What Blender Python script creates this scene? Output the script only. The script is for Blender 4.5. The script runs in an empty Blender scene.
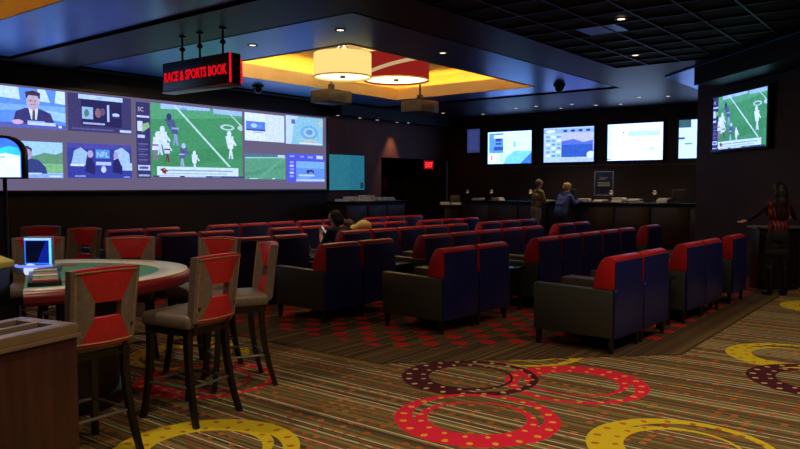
import bpy, bmesh, math, random
import numpy as np
from mathutils import Vector, Matrix

SC = bpy.context.scene
COL = SC.collection
PI = math.pi
random.seed(7)

# ------------------------------------------------------------------ camera
cd = bpy.data.cameras.new('camera'); cam = bpy.data.objects.new('camera', cd); COL.objects.link(cam)
cd.sensor_width = 36.0; cd.sensor_fit = 'HORIZONTAL'; cd.lens = 36.0 * 720 / 800
cd.clip_start = 0.05; cd.clip_end = 200
YAW, PITCH = math.radians(38.0), math.atan(38.5 / 720)
cam.location = (0, 0, 1.6)
fwd = Vector((math.cos(YAW) * math.cos(PITCH), math.sin(YAW) * math.cos(PITCH), -math.sin(PITCH)))
cam.rotation_euler = fwd.to_track_quat('-Z', 'Y').to_euler()
SC.camera = cam
# ------------------------------------------------------------------ world and exposure
w = bpy.data.worlds.new('world'); SC.world = w; w.use_nodes = True
w.node_tree.nodes['Background'].inputs[0].default_value = (0.55, 0.5, 0.75, 1)
w.node_tree.nodes['Background'].inputs[1].default_value = 0.011
vs = SC.view_settings
vs.view_transform = 'Standard'; vs.look = 'None'; vs.gamma = 1.0; vs.exposure = 0.0; vs.use_curve_mapping = False

LAMP_FLOOR = 120.0       # watts of a downlight over the gaming floor
LAMP_LOUNGE = 46.0      # watts of a downlight over the lounge

# ------------------------------------------------------------------ materials
def lin(c):
    c = c / 255.0
    return c / 12.92 if c <= 0.04045 else ((c + 0.055) / 1.055) ** 2.4
def rgb(r, g, b): return (lin(r), lin(g), lin(b), 1.0)
_mats = {}
def mat(name, col, rough=0.5, metal=0.0, nscale=0, namt=0.0, bump=0.0, spec=0.5, stretch=None):
    if name in _mats: return _mats[name]
    m = bpy.data.materials.new(name); m.use_nodes = True
    nt = m.node_tree; b = nt.nodes['Principled BSDF']
    b.inputs['Base Color'].default_value = col; b.inputs['Roughness'].default_value = rough
    b.inputs['Metallic'].default_value = metal; b.inputs['Specular IOR Level'].default_value = spec
    if nscale:
        tc = nt.nodes.new('ShaderNodeTexCoord'); mp = nt.nodes.new('ShaderNodeMapping')
        nz = nt.nodes.new('ShaderNodeTexNoise'); nz.inputs['Scale'].default_value = nscale; nz.inputs['Detail'].default_value = 4
        if stretch: mp.inputs['Scale'].default_value = stretch
        nt.links.new(tc.outputs['Object'], mp.inputs[0]); nt.links.new(mp.outputs[0], nz.inputs['Vector'])
        rp = nt.nodes.new('ShaderNodeValToRGB')
        rp.color_ramp.elements[0].position = 0.3; rp.color_ramp.elements[1].position = 0.7
        rp.color_ramp.elements[0].color = tuple(c * (1 - namt) for c in col[:3]) + (1,)
        rp.color_ramp.elements[1].color = tuple(min(1, c * (1 + namt)) for c in col[:3]) + (1,)
        nt.links.new(nz.outputs['Fac'], rp.inputs[0]); nt.links.new(rp.outputs[0], b.inputs['Base Color'])
        if bump:
            bp = nt.nodes.new('ShaderNodeBump'); bp.inputs['Strength'].default_value = bump; bp.inputs['Distance'].default_value = 0.01
            nt.links.new(nz.outputs['Fac'], bp.inputs['Height']); nt.links.new(bp.outputs[0], b.inputs['Normal'])
    _mats[name] = m
    return m
def emit(col, strength=1.0, tint=(1, 1, 1)):
    key = 'glow_%d_%d_%d_%g_%g' % (col[0], col[1], col[2], strength, tint[2])
    if key in _mats: return _mats[key]
    m = bpy.data.materials.new(key); m.use_nodes = True
    nt = m.node_tree; nt.nodes.clear()
    o = nt.nodes.new('ShaderNodeOutputMaterial'); e = nt.nodes.new('ShaderNodeEmission')
    e.inputs[0].default_value = tuple(c * t for c, t in zip(rgb(*col), tint)) + (1,); e.inputs[1].default_value = strength
    if tint != (1, 1, 1):      # uneven, slightly blurred picture content on a display
        tc = nt.nodes.new('ShaderNodeTexCoord'); nz = nt.nodes.new('ShaderNodeTexNoise'); nz.inputs['Scale'].default_value = 16; nz.inputs['Detail'].default_value = 5
        mr = nt.nodes.new('ShaderNodeMapRange'); mr.inputs[1].default_value = 0.3; mr.inputs[2].default_value = 0.7; mr.inputs[3].default_value = 0.84 * strength; mr.inputs[4].default_value = 1.14 * strength
        nt.links.new(tc.outputs['Object'], nz.inputs['Vector']); nt.links.new(nz.outputs['Fac'], mr.inputs[0]); nt.links.new(mr.outputs[0], e.inputs[1])
    nt.links.new(e.outputs[0], o.inputs[0]); _mats[key] = m
    return m

# ------------------------------------------------------------------ mesh helpers
def to_obj(name, bm, mats, parent=None, smooth=True, loc=None):
    me = bpy.data.meshes.new(name)
    bmesh.ops.recalc_face_normals(bm, faces=bm.faces)
    bm.to_mesh(me); bm.free()
    for m in (mats if isinstance(mats, (list, tuple)) else [mats]): me.materials.append(m)
    if smooth:
        me.polygons.foreach_set('use_smooth', [True] * len(me.polygons)); me.set_sharp_from_angle(angle=math.radians(38))
    o = bpy.data.objects.new(name, me); COL.objects.link(o)
    if parent: o.parent = parent
    if loc: o.location = loc
    return o
def tag(o, label, cat, group=None, kind=None):
    o['label'] = label; o['category'] = cat
    if group: o['group'] = group
    if kind: o['kind'] = kind
    return o
def struct(o, label=None):
    o['kind'] = 'structure'
    if label: o['label'] = label
    return o
def thing(name, label, cat, loc=(0, 0, 0), rz=0.0, group=None):
    o = bpy.data.objects.new(name, None); o.empty_display_size = 0.1; COL.objects.link(o)
    o.location = loc; o.rotation_euler = (0, 0, rz)
    return tag(o, label, cat, group)
def copy_tree(o, parent=None):
    c = o.copy(); COL.objects.link(c); c.parent = parent
    for ch in o.children: copy_tree(ch, c)
    return c
def fmat(faces, mi):
    for f in faces: f.material_index = mi
def box(bm, x0, x1, y0, y1, z0, z1, bev=0.0, mi=0, M=None, seg=2):
    b2 = bmesh.new(); bmesh.ops.create_cube(b2, size=1)
    for v in b2.verts: v.co = Vector((x0 + (v.co.x + .5) * (x1 - x0), y0 + (v.co.y + .5) * (y1 - y0), z0 + (v.co.z + .5) * (z1 - z0)))
    if bev: bmesh.ops.bevel(b2, geom=list(b2.edges), offset=bev, segments=seg, affect='EDGES', profile=0.5)
    merge(bm, b2, mi, M)
def merge(bm, b2, mi=0, M=None):
    if M is not None: bmesh.ops.transform(b2, matrix=M, verts=b2.verts)
    mp = {v: bm.verts.new(v.co) for v in b2.verts}
    for f in b2.faces:
        try:
            g = bm.faces.new([mp[v] for v in f.verts]); g.material_index = mi
        except ValueError: pass
    b2.free()
def prism(bm, pts, axis, a0, a1, bev=0.0, mi=0, M=None):
    """polygon pts (2-D) extruded along axis 0/1/2 from a0 to a1"""
    b2 = bmesh.new()
    def P(p, a):
        return Vector((a, p[0], p[1])) if axis == 0 else Vector((p[0], a, p[1])) if axis == 1 else Vector((p[0], p[1], a))
    lo = [b2.verts.new(P(p, a0)) for p in pts]; hi = [b2.verts.new(P(p, a1)) for p in pts]
    n = len(pts)
    b2.faces.new(lo[::-1]); b2.faces.new(hi)
    for i in range(n): b2.faces.new((lo[i], lo[(i + 1) % n], hi[(i + 1) % n], hi[i]))
    bmesh.ops.recalc_face_normals(b2, faces=b2.faces)
    if bev: bmesh.ops.bevel(b2, geom=list(b2.edges), offset=bev, segments=2, affect='EDGES', profile=0.5)
    merge(bm, b2, mi, M)
def lathe(bm, prof, seg=20, M=None, mi=0, close=True):
    """prof: (r,z) list about z"""
    b2 = bmesh.new(); rings = []
    for r, z in prof:
        if r < 1e-6: rings.append([b2.verts.new((0, 0, z))])
        else: rings.append([b2.verts.new((r * math.cos(2 * PI * k / seg), r * math.sin(2 * PI * k / seg), z)) for k in range(seg)])
    for a, b in zip(rings, rings[1:]):
        for k in range(seg):
            k2 = (k + 1) % seg
            if len(a) == 1 and len(b) == 1: continue
            if len(a) == 1: b2.faces.new((a[0], b[k], b[k2]))
            elif len(b) == 1: b2.faces.new((a[k], a[k2], b[0]))
            else: b2.faces.new((a[k], a[k2], b[k2], b[k]))
    if close:
        for rg in (rings[0], rings[-1]):
            if len(rg) > 1: b2.faces.new(rg)
    bmesh.ops.recalc_face_normals(b2, faces=b2.faces)
    merge(bm, b2, mi, M)
def axisM(p0, p1):
    d = Vector(p1) - Vector(p0)
    return Matrix.Translation(p0) @ d.to_track_quat('Z', 'Y').to_matrix().to_4x4(), d.length
def rod(bm, p0, p1, r0, r1=None, seg=8, mi=0):
    M, L = axisM(p0, p1); r1 = r0 if r1 is None else r1
    lathe(bm, [(r0, 0), (r1, L)], seg, M, mi)
def capsule(bm, p0, r0, p1, r1, seg=12, mi=0):
    M, L = axisM(p0, p1)
    prof = [(r0 * math.cos(a), r0 * math.sin(a)) for a in [-PI / 2, -PI / 3, -PI / 6, 0]]
    prof += [(r1 * math.cos(a), L + r1 * math.sin(a)) for a in [0, PI / 6, PI / 3, PI / 2]]
    prof = [(0 if abs(r) < 1e-6 else r, z) for r, z in prof]
    lathe(bm, prof, seg, M, mi, close=False)
def ellipsoid(bm, c, r, mi=0, seg=16, rot=None):
    b2 = bmesh.new(); bmesh.ops.create_uvsphere(b2, u_segments=seg, v_segments=max(6, seg // 2), radius=1)
    M = Matrix.Translation(c)
    if rot is not None: M = M @ rot
    M = M @ Matrix.Diagonal((r[0], r[1], r[2], 1))
    merge(bm, b2, mi, M)
def tube(bm, pts, r, seg=6, closed=False, mi=0):
    pts = [Vector(p) for p in pts]; n = len(pts); rings = []
    for i, p in enumerate(pts):
        a = pts[(i - 1) % n] if (closed or i > 0) else p
        b = pts[(i + 1) % n] if (closed or i < n - 1) else p
        q = (b - a).normalized().to_track_quat('Z', 'Y')
        rings.append([bm.verts.new(p + q @ Vector((r * math.cos(2 * PI * k / seg), r * math.sin(2 * PI * k / seg), 0))) for k in range(seg)])
    R = range(n if closed else n - 1)
    for i in R:
        a, b = rings[i], rings[(i + 1) % n]
        for k in range(seg):
            f = bm.faces.new((a[k], a[(k + 1) % seg], b[(k + 1) % seg], b[k])); f.material_index = mi
    if not closed:
        bm.faces.new(rings[0][::-1]).material_index = mi; bm.faces.new(rings[-1]).material_index = mi
def text_mesh(txt, height, bold=0.0, extrude=0.002):
    """returns a bmesh of the lettering in the xy plane, starting at x=0, baseline y=0; and its width"""
    cu = bpy.data.curves.new('lettering', 'FONT'); cu.body = txt; cu.size = height * 1.4; cu.extrude = extrude; cu.offset = bold
    cu.resolution_u = 2
    o = bpy.data.objects.new('lettering', cu); COL.objects.link(o)
    dg = bpy.context.evaluated_depsgraph_get()
    me = bpy.data.meshes.new_from_object(o.evaluated_get(dg)); bpy.data.objects.remove(o)
    b2 = bmesh.new(); b2.from_mesh(me); bpy.data.meshes.remove(me)
    w = max(v.co.x for v in b2.verts)
    return b2, w

# flat pictures on displays --------------------------------------------------
def picture(name, parent, O, U, V, shapes, gain=1.0, step=0.0012, tint=(0.84, 1.0, 1.45)):
    """coloured flat shapes on a display face; O lower-left corner, U/V full width/height vectors; shapes in 0..1"""
    O, U, V = Vector(O), Vector(U), Vector(V); N = U.cross(V).normalized()
    bm = bmesh.new(); ms = []; idx = {}
    for i, s in enumerate(shapes):
        c = s[-1]; g = gain
        if c not in idx: idx[c] = len(ms); ms.append(emit(c, g, tint))
        off = N * (step * (i + 1)); mi = idx[c]
        k = s[0]
        if k == 'r': pts = [(s[1], s[2]), (s[3], s[2]), (s[3], s[4]), (s[1], s[4])]
        elif k == 'e': pts = [(s[1] + s[3] * math.cos(a * PI / 8), s[2] + s[4] * math.sin(a * PI / 8)) for a in range(16)]
        elif k == 'p': pts = s[1]
        elif k == 't':
            hgt = s[4] * V.length
            b2, wd = text_mesh(s[1], hgt, extrude=0)
            M = Matrix((tuple(U.normalized()) , tuple(V.normalized()), tuple(N))).transposed().to_4x4()
            M = Matrix.Translation(O + U * s[2] + V * s[3] + off) @ M
            merge(bm, b2, mi, M); continue
        vs_ = [bm.verts.new(O + U * min(max(p[0], 0), 1) + V * min(max(p[1], 0), 1) + off) for p in pts]
        bm.faces.new(vs_).material_index = mi
    me = bpy.data.meshes.new(name); bm.to_mesh(me); bm.free()
    for m in ms: me.materials.append(m)
    o = bpy.data.objects.new(name, me); COL.objects.link(o); o.parent = parent
    return o

# ================================================================== SETTING
# ---- carpet node helpers
class NG:
    def __init__(s, nt): s.nt = nt
    def m(s, op, a, b=None, c=None):
        n = s.nt.nodes.new('ShaderNodeMath'); n.operation = op
        for i, v in enumerate((a, b, c)):
            if v is None: continue
            if isinstance(v, (int, float)): n.inputs[i].default_value = v
            else: s.nt.links.new(v, n.inputs[i])
        return n.outputs[0]
    def mix(s, f, a, b):
        n = s.nt.nodes.new('ShaderNodeMix'); n.data_type = 'RGBA'
        for k, v in ((0, f), (6, a), (7, b)):
            if isinstance(v, (int, float)): n.inputs[k].default_value = v
            elif isinstance(v, tuple): n.inputs[k].default_value = v
            else: s.nt.links.new(v, n.inputs[k])
        return n.outputs[2]
    def white(s, x, y=None):
        n = s.nt.nodes.new('ShaderNodeTexWhiteNoise')
        if y is None:
            n.noise_dimensions = '1D'; s.nt.links.new(x, n.inputs['W'])
        else:
            n.noise_dimensions = '2D'; cb = s.nt.nodes.new('ShaderNodeCombineXYZ')
            s.nt.links.new(x, cb.inputs[0]); s.nt.links.new(y, cb.inputs[1]); s.nt.links.new(cb.outputs[0], n.inputs['Vector'])
        return n.outputs['Value']
    def ramp(s, f, stops, const=True):
        n = s.nt.nodes.new('ShaderNodeValToRGB'); cr = n.color_ramp
        if const: cr.interpolation = 'CONSTANT'
        while len(cr.elements) < len(stops): cr.elements.new(0.5)
        for e, (p, c) in zip(cr.elements, stops): e.position = p; e.color = c
        s.nt.links.new(f, n.inputs[0]); return n.outputs[0]
def carpet_base(name):
    m = bpy.data.materials.new(name); m.use_nodes = True; nt = m.node_tree
    b = nt.nodes['Principled BSDF']; b.inputs['Roughness'].default_value = 0.95; b.inputs['Specular IOR Level'].default_value = 0.15
    tc = nt.nodes.new('ShaderNodeTexCoord'); sp = nt.nodes.new('ShaderNodeSeparateXYZ'); nt.links.new(tc.outputs['Object'], sp.inputs[0])
    nz = nt.nodes.new('ShaderNodeTexNoise'); nz.inputs['Scale'].default_value = 160; nt.links.new(tc.outputs['Object'], nz.inputs['Vector'])
    bp = nt.nodes.new('ShaderNodeBump'); bp.inputs['Strength'].default_value = 0.35; bp.inputs['Distance'].default_value = 0.004
    nt.links.new(nz.outputs['Fac'], bp.inputs['Height']); nt.links.new(bp.outputs[0], b.inputs['Normal'])
    return m, nt, b, sp.outputs[0], sp.outputs[1]

def striped_carpet():
    m, nt, b, X, Y = carpet_base('striped_carpet'); g = NG(nt)
    cell = g.m('FLOOR', g.m('DIVIDE', X, 0.0135))
    base = g.ramp(g.white(cell), [(0.0, rgb(84, 66, 44)), (0.24, rgb(112, 96, 54)), (0.44, rgb(98, 76, 48)), (0.60, rgb(66, 52, 40)),
                                  (0.74, rgb(114, 76, 48)), (0.84, rgb(124, 110, 64))])
    lc = g.m('DIVIDE', g.m('ADD', X, 20.0), 0.07)
    line = g.m('MULTIPLY', g.m('LESS_THAN', g.m('FRACT', lc), 0.17), g.m('GREATER_THAN', g.white(g.m('FLOOR', lc)), 0.5))
    base = g.mix(g.m('MULTIPLY', line, 0.85), base, rgb(200, 190, 160))
    # broken flecks: dots in rows along the stripes
    cy = g.m('FLOOR', g.m('DIVIDE', Y, 0.105)); cx = g.m('FLOOR', g.m('DIVIDE', X, 0.084))
    fx = g.m('SUBTRACT', g.m('FRACT', g.m('DIVIDE', X, 0.084)), 0.5); fy = g.m('SUBTRACT', g.m('FRACT', g.m('DIVIDE', Y, 0.105)), 0.5)
    d2 = g.m('ADD', g.m('POWER', g.m('MULTIPLY', fx, 1.0), 2), g.m('POWER', g.m('MULTIPLY', fy, 1.05), 2))
    on = g.m('GREATER_THAN', g.white(cx, cy), 0.46)
    dot = g.m('MULTIPLY', g.m('LESS_THAN', d2, 0.07), on)
    dcol = g.ramp(g.white(g.m('ADD', cx, 37.3), cy), [(0, rgb(176, 78, 30)), (0.4, rgb(150, 50, 30)), (0.75, rgb(190, 100, 38))])
    col = g.mix(g.m('MULTIPLY', dot, 0.7), base, dcol)
    # ring motif as a node group
    grp = bpy.data.node_groups.new('ring_motif', 'ShaderNodeTree')
    for nm in ('X', 'Y', 'CX', 'CY', 'PH'): grp.interface.new_socket(nm, in_out='INPUT', socket_type='NodeSocketFloat')
    for nm in ('ring', 'dots'): grp.interface.new_socket(nm, in_out='OUTPUT', socket_type='NodeSocketFloat')
    gi = grp.nodes.new('NodeGroupInput'); go = grp.nodes.new('NodeGroupOutput'); q = NG(grp)
    dx = q.m('SUBTRACT', gi.outputs[0], gi.outputs[2]); dy = q.m('SUBTRACT', gi.outputs[1], gi.outputs[3])
    def ln(a, b_): return q.m('SQRT', q.m('ADD', q.m('MULTIPLY', a, a), q.m('MULTIPLY', b_, b_)))
    R = 0.57
    d = ln(dx, dy)
    ox = q.m('MULTIPLY', q.m('COSINE', gi.outputs[4]), 0.055); oy = q.m('MULTIPLY', q.m('SINE', gi.outputs[4]), 0.055)
    d1 = ln(q.m('ADD', dx, ox), q.m('ADD', dy, oy)); d3 = ln(q.m('SUBTRACT', dx, ox), q.m('SUBTRACT', dy, oy))
    outer = q.m('MULTIPLY', q.m('LESS_THAN', d, R), q.m('GREATER_THAN', d1, R * 0.80))
    inner = q.m('MULTIPLY', q.m('LESS_THAN', d3, R * 0.735), q.m('GREATER_THAN', d, R * 0.60))
    ring = q.m('MAXIMUM', outer, inner)
    ang = q.m('ARCTAN2', dy, dx)
    def row(rad, n, sz):
        fa = q.m('SUBTRACT', q.m('FRACT', q.m('MULTIPLY', ang, n / (2 * PI))), 0.5)
        ax = q.m('MULTIPLY', fa, 2 * PI * rad / n); ay = q.m('MULTIPLY', q.m('SUBTRACT', d, rad), 0.8)
        return q.m('LESS_THAN', ln(ax, ay), sz)
    dots = q.m('MAXIMUM', row(R * 0.90, 20, 0.021), row(R * 0.69, 17, 0.017))
    grp.links.new(ring, go.inputs[0]); grp.links.new(q.m('MULTIPLY', dots, ring), go.inputs[1])
    red, yel, mar = rgb(206, 30, 56), rgb(196, 168, 28), rgb(66, 18, 30)
    dr, dyl, dm = rgb(214, 150, 50), rgb(170, 96, 26), rgb(190, 150, 110)
    rings = [(6.15, 3.3, 0.5, yel, dyl), (5.43, 2.43, 0.4, red, dr), (5.07, 3.22, 2.2, mar, dm), (4.19, 2.6, 3.6, red, dr),
             (4.46, 1.3, 2.4, yel, dyl), (2.66, 3.58, 1.0, yel, dyl), (7.55, 1.22, 2.6, yel, dyl), (6.74, 0.86, 2.3, mar, dm),
             (3.66, 4.9, 2.0, red, dr), (4.1, 5.75, 1.2, yel, dyl), (10.9, 1.35, 2.2, yel, dyl), (9.6, 0.6, 1.2, red, dr), (11.6, 0.7, 4.2, mar, dm),
             (2.6, 0.4, 0.9, red, dr), (3.1, -0.9, 3.0, mar, dm), (6.4, -0.7, 1.5, red, dr), (7.9, -1.3, 0.2, yel, dyl), (1.2, 1.6, 2.0, yel, dyl),
             (0.4, 2.7, 0.0, red, dr), (2.0, 6.4, 1.0, mar, dm), (13.2, 0.6, 1.0, yel, dyl)]
    for cx_, cy_, ph, c1, c2 in rings:
        n = nt.nodes.new('ShaderNodeGroup'); n.node_tree = grp
        nt.links.new(X, n.inputs[0]); nt.links.new(Y, n.inputs[1])
        n.inputs[2].default_value = cx_; n.inputs[3].default_value = cy_; n.inputs[4].default_value = ph
        col = g.mix(n.outputs[0], col, c1); col = g.mix(n.outputs[1], col, c2)
    nt.links.new(col, b.inputs['Base Color'])
    return m
def lounge_carpet():
    m, nt, b, X, Y = carpet_base('lounge_carpet'); g = NG(nt)
    cell = g.m('FLOOR', g.m('DIVIDE', Y, 0.018))
    base = g.ramp(g.white(cell), [(0.0, rgb(70, 50, 32)), (0.35, rgb(88, 64, 38)), (0.62, rgb(56, 40, 28)), (0.85, rgb(100, 78, 44))])
    P = 0.42
    def dotgrid(ox, oy):
        fx = g.m('SUBTRACT', g.m('FRACT', g.m('DIVIDE', g.m('ADD', X, ox), P)), 0.5)
        fy = g.m('SUBTRACT', g.m('FRACT', g.m('DIVIDE', g.m('ADD', Y, oy), P)), 0.5)
        return g.m('LESS_THAN', g.m('ADD', g.m('MULTIPLY', fx, fx), g.m('MULTIPLY', fy, fy)), 0.042)
    dots = g.m('MAXIMUM', dotgrid(0, 0), dotgrid(P / 2, P / 2))
    # plain border band beside the striped carpet
    bd = g.m('MULTIPLY', g.m('GREATER_THAN', X, 5.45), g.m('GREATER_THAN', Y, 2.42))
    bd = g.m('MULTIPLY', bd, g.m('GREATER_THAN', g.m('ADD', X, Y), 9.75))
    nz = nt.nodes.new('ShaderNodeTexNoise'); nz.inputs['Scale'].default_value = 1.3
    nt.links.new(nt.nodes['Texture Coordinate'].outputs['Object'], nz.inputs['Vector'])
    col = g.mix(g.m('MULTIPLY', dots, bd), base, g.mix(nz.outputs['Fac'], rgb(190, 22, 30), rgb(150, 16, 26)))
    nt.links.new(col, b.inputs['Base Color'])
    return m

XB, YB, ZC, ZF, ZI = 20.0, 13.6, 3.8, 3.83, 4.4
bm = bmesh.new(); bmesh.ops.create_grid(bm, x_segments=2, y_segments=2, size=0.5)
for v in bm.verts: v.co = Vector((-5 + (v.co.x + .5) * 26, -7 + (v.co.y + .5) * 24, 0))
struct(to_obj('floor', bm, striped_carpet(), smooth=False), 'striped casino carpet with red, yellow and maroon ring motifs')
bm = bmesh.new()
prism(bm, [(4.95, 15.6), (4.95, 4.08), (6.98, 2.05), (12.95, 2.05), (15.1, 4.2), (20, 4.2), (20, 15.6)], 2, 0.0, 0.006)
struct(to_obj('floor_lounge', bm, lounge_carpet(), smooth=False), 'dark brown lounge carpet with red dots')

m_wall = mat('brown_wallcovering', rgb(76, 41, 26), 0.6, nscale=3, namt=0.25, stretch=(1, 1, 0.2))
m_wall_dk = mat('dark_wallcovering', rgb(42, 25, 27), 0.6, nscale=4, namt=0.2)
m_soffit = mat('dark_soffit_paint', rgb(10, 10, 18), 0.45, nscale=2, namt=0.2, spec=0.35)
m_flange = mat('silver_tray_paint', rgb(88, 146, 222), 0.3, 0.6, nscale=1.2, namt=0.12)
m_cream = mat('cream_cove_paint', rgb(236, 214, 156), 0.6, nscale=2, namt=0.05)
m_black = mat('black_plastic', rgb(12, 12, 14), 0.35, nscale=30, namt=0.15)
m_tile = mat('black_ceiling_tile', rgb(5, 5, 7), 0.8, nscale=60, namt=0.3, bump=0.2)
m_grid = mat('ceiling_grid_metal', rgb(14, 17, 38), 0.45, 0.2, nscale=10, namt=0.1)
m_trim = mat('dark_metal_trim', rgb(70, 66, 70), 0.4, 0.5, nscale=10, namt=0.1)
m_wood_dk = mat('dark_stained_wood', rgb(30, 16, 13), 0.4, nscale=6, namt=0.35, stretch=(6, 6, 0.6))

# ---- walls
def slab(name, boxes, m, label=None):
    bm = bmesh.new()
    for b in boxes: box(bm, *b)
    return struct(to_obj(name, bm, m, smooth=False), label)
slab('wall_screen', [(-5, 14.2, YB, YB + 0.2, 0, 4.7)], mat('blackened_wallcovering', rgb(22, 15, 22), 0.6, nscale=4, namt=0.2), 'near-black wall carrying the projection screen')
slab('wall_left', [(14.2, 16.5, YB, YB + 0.2, 0, 4.7), (16.5, XB + 0.2, YB, YB + 0.2, 2.45, 4.7)], m_wall, 'brown wall carrying the teal display, with a dark doorway')
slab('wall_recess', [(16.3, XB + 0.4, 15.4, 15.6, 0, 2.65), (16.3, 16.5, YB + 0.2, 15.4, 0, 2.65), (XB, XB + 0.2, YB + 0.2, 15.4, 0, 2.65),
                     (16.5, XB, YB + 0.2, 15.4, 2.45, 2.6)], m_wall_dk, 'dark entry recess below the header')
slab('wall_back', [(XB, XB + 0.2, 4.0, YB, 0, 4.7)], m_wall_dk, 'dark wall behind the betting counter')
# angled wall on the right with its return
A43 = math.radians(43.0); dW = Vector((math.cos(A43), math.sin(A43), 0)); P0 = Vector((15.2, 4.27, 0))
PE = P0 - dW * 6.0
bm = bmesh.new(); nW = Vector((math.sin(A43), -math.cos(A43), 0)) * 0.2
prism(bm, [(P0.x, P0.y), (PE.x, PE.y), (PE.x + nW.x, PE.y + nW.y), (P0.x + nW.x * 1.0, P0.y + nW.y)], 2, 0, 4.2)
struct(to_obj('wall_right', bm, m_wall_dk, smooth=False), 'angled dark wall carrying a television')
slab('wall_return', [(15.2, XB, 4.07, 4.27, 0, 4.2)], m_wall_dk, 'side wall at the end of the betting counter')

# ---- ceiling: flat dark soffit with two tray openings and a tiled field
trays = [(6.95, 15.9, 6.2, 13.05), (-3.2, 5.75, 6.2, 13.05)]
inners = [(8.53, 14.7, 7.68, 11.6), (-2.2, 4.4, 7.68, 11.6)]
tilef = (3.6, 13.2, -1.4, 5.2)
xs = sorted({-5, XB} | {v for t in trays for v in t[:2]} | set(tilef[:2])); ys = sorted({-7, YB} | {6.2, 13.05} | set(tilef[2:]))
bm = bmesh.new()
for xa, xb in zip(xs, xs[1:]):
    for ya, yb in zip(ys, ys[1:]):
        cx, cy = (xa + xb) / 2, (ya + yb) / 2
        if any(t[0] < cx < t[1] and t[2] < cy < t[3] for t in trays + [tilef]): continue
        box(bm, xa, xb, ya, yb, ZC, ZC + 0.1)
CEIL = struct(to_obj('ceiling', bm, m_soffit, smooth=False), 'dark glossy dropped ceiling with recessed trays')
bm = bmesh.new(); box(bm, tilef[0], tilef[1], tilef[2], tilef[3], ZC + 0.06, ZC + 0.1)
to_obj('tile_backing', bm, m_black, CEIL, smooth=False)
bt = bmesh.new(); box(bt, -0.285, 0.285, -0.285, 0.285, 0.0, 0.02, 0.004)
tile0 = None
for i in range(16):
    for j in range(11):
        x, y = tilef[0] + 0.3 + 0.6 * i, tilef[2] + 0.3 + 0.6 * j
        if x * 0.79 + y * 0.61 < 5.5 or y < -0.4: continue
        if tile0 is None: tile0 = to_obj('ceiling_tile', bt, m_tile, CEIL, smooth=False); o = tile0
        else: o = tile0.copy(); COL.objects.link(o)
        o.location = (x, y, ZC + 0.022)
bm = bmesh.new(); box(bm, -0.285, 0.285, -0.285, 0.285, 0, 0.015, 0.004)
o = to_obj('ceiling_vent', bm, m_flange, CEIL, smooth=False, loc=(9.9, 4.1, ZC + 0.003)); o['label'] = 'pale blue-grey vent panel among black ceiling tiles'
for k in range(17):
    bm = bmesh.new(); x = tilef[0] + 0.6 * k; box(bm, x - 0.012, x + 0.012, tilef[2], tilef[3], ZC - 0.004, ZC + 0.05)
    to_obj('grid_bar', bm, m_grid, CEIL, smooth=False)
for k in range(12):
    bm = bmesh.new(); y = tilef[2] + 0.6 * k; box(bm, tilef[0], tilef[1], y - 0.012, y + 0.012, ZC - 0.003, ZC + 0.05)
    to_obj('grid_bar', bm, m_grid, CEIL, smooth=False)
cove_mat = emit((255, 186, 66), 13.0)
for ti, (t, n) in enumerate(zip(trays, inners)):
    bm = bmesh.new()          # lip faces of the tray
    for b in ((t[0] - .05, t[0], t[2], t[3]), (t[1], t[1] + .05, t[2], t[3]), (t[0] - .05, t[1] + .05, t[2] - .05, t[2]), (t[0] - .05, t[1] + .05, t[3], t[3] + .05)):
        box(bm, *b, ZC, ZF + 0.05)
    struct(to_obj('trim_%d' % (3 * ti + 1), bm, m_soffit, smooth=False), 'dark lip around the ceiling tray')
    bm = bmesh.new()          # flat silver band around the lit cove
    for b in ((t[0], n[0] - .03, t[2], t[3]), (n[1] + .03, t[1], t[2], t[3]), (n[0] - .03, n[1] + .03, t[2], n[2] - .03), (n[0] - .03, n[1] + .03, n[3] + .03, t[3])):
        box(bm, *b, ZF, ZF + 0.05)
    struct(to_obj('trim_%d' % (3 * ti + 2), bm, m_flange, smooth=False), 'silvery blue flat band of the ceiling tray')
    bm = bmesh.new()          # cream fascia of the cove
    for b in ((n[0] - .03, n[0], n[2], n[3]), (n[1], n[1] + .03, n[2], n[3]), (n[0] - .03, n[1] + .03, n[2] - .03, n[2]), (n[0] - .03, n[1] + .03, n[3], n[3] + .03)):
        box(bm, *b, ZF - 0.01, ZF + 0.27)
    struct(to_obj('trim_%d' % (3 * ti + 3), bm, m_cream, smooth=False), 'cream fascia of the lit ceiling cove')
    bm = bmesh.new(); e = 0.45
    box(bm, n[0] - e, n[1] + e, n[2] - e, n[3] + e, ZI, ZI + 0.05)
    for b in ((n[0] - e - .05, n[0] - e, n[2] - e, n[3] + e), (n[1] + e, n[1] + e + .05, n[2] - e, n[3] + e), (n[0] - e, n[1] + e, n[2] - e - .05, n[2] - e), (n[0] - e, n[1] + e, n[3] + e, n[3] + e + .05)):
        box(bm, *b, ZF + 0.06, ZI + 0.05)
    struct(to_obj('ceiling_cove', bm, m_cream, smooth=False), 'cream upper ceiling of the lit cove')
    for (x0, x1, y0, y1) in ((n[0] - .25, n[0] - .12, n[2], n[3]), (n[1] + .12, n[1] + .25, n[2], n[3]), (n[0], n[1], n[2] - .25, n[2] - .12), (n[0], n[1], n[3] + .12, n[3] + .25)):
        bm = bmesh.new(); box(bm, x0, x1, y0, y1, ZF + 0.06, ZF + 0.10)
        tag(to_obj('cove_light', bm, cove_mat, smooth=False), 'warm amber strip light hidden in the ceiling cove %s' % ('behind the hanging sign' if ti == 0 else 'nearer the gaming tables'), 'strip light', 'cove strip lights')
slab('ceiling_bulkhead', [(14.25, XB, 13.1, YB, 3.5, ZC)], m_soffit, 'dark bulkhead above the teal display and doorway')
bm = bmesh.new()              # silvery panel along the angled wall
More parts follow.
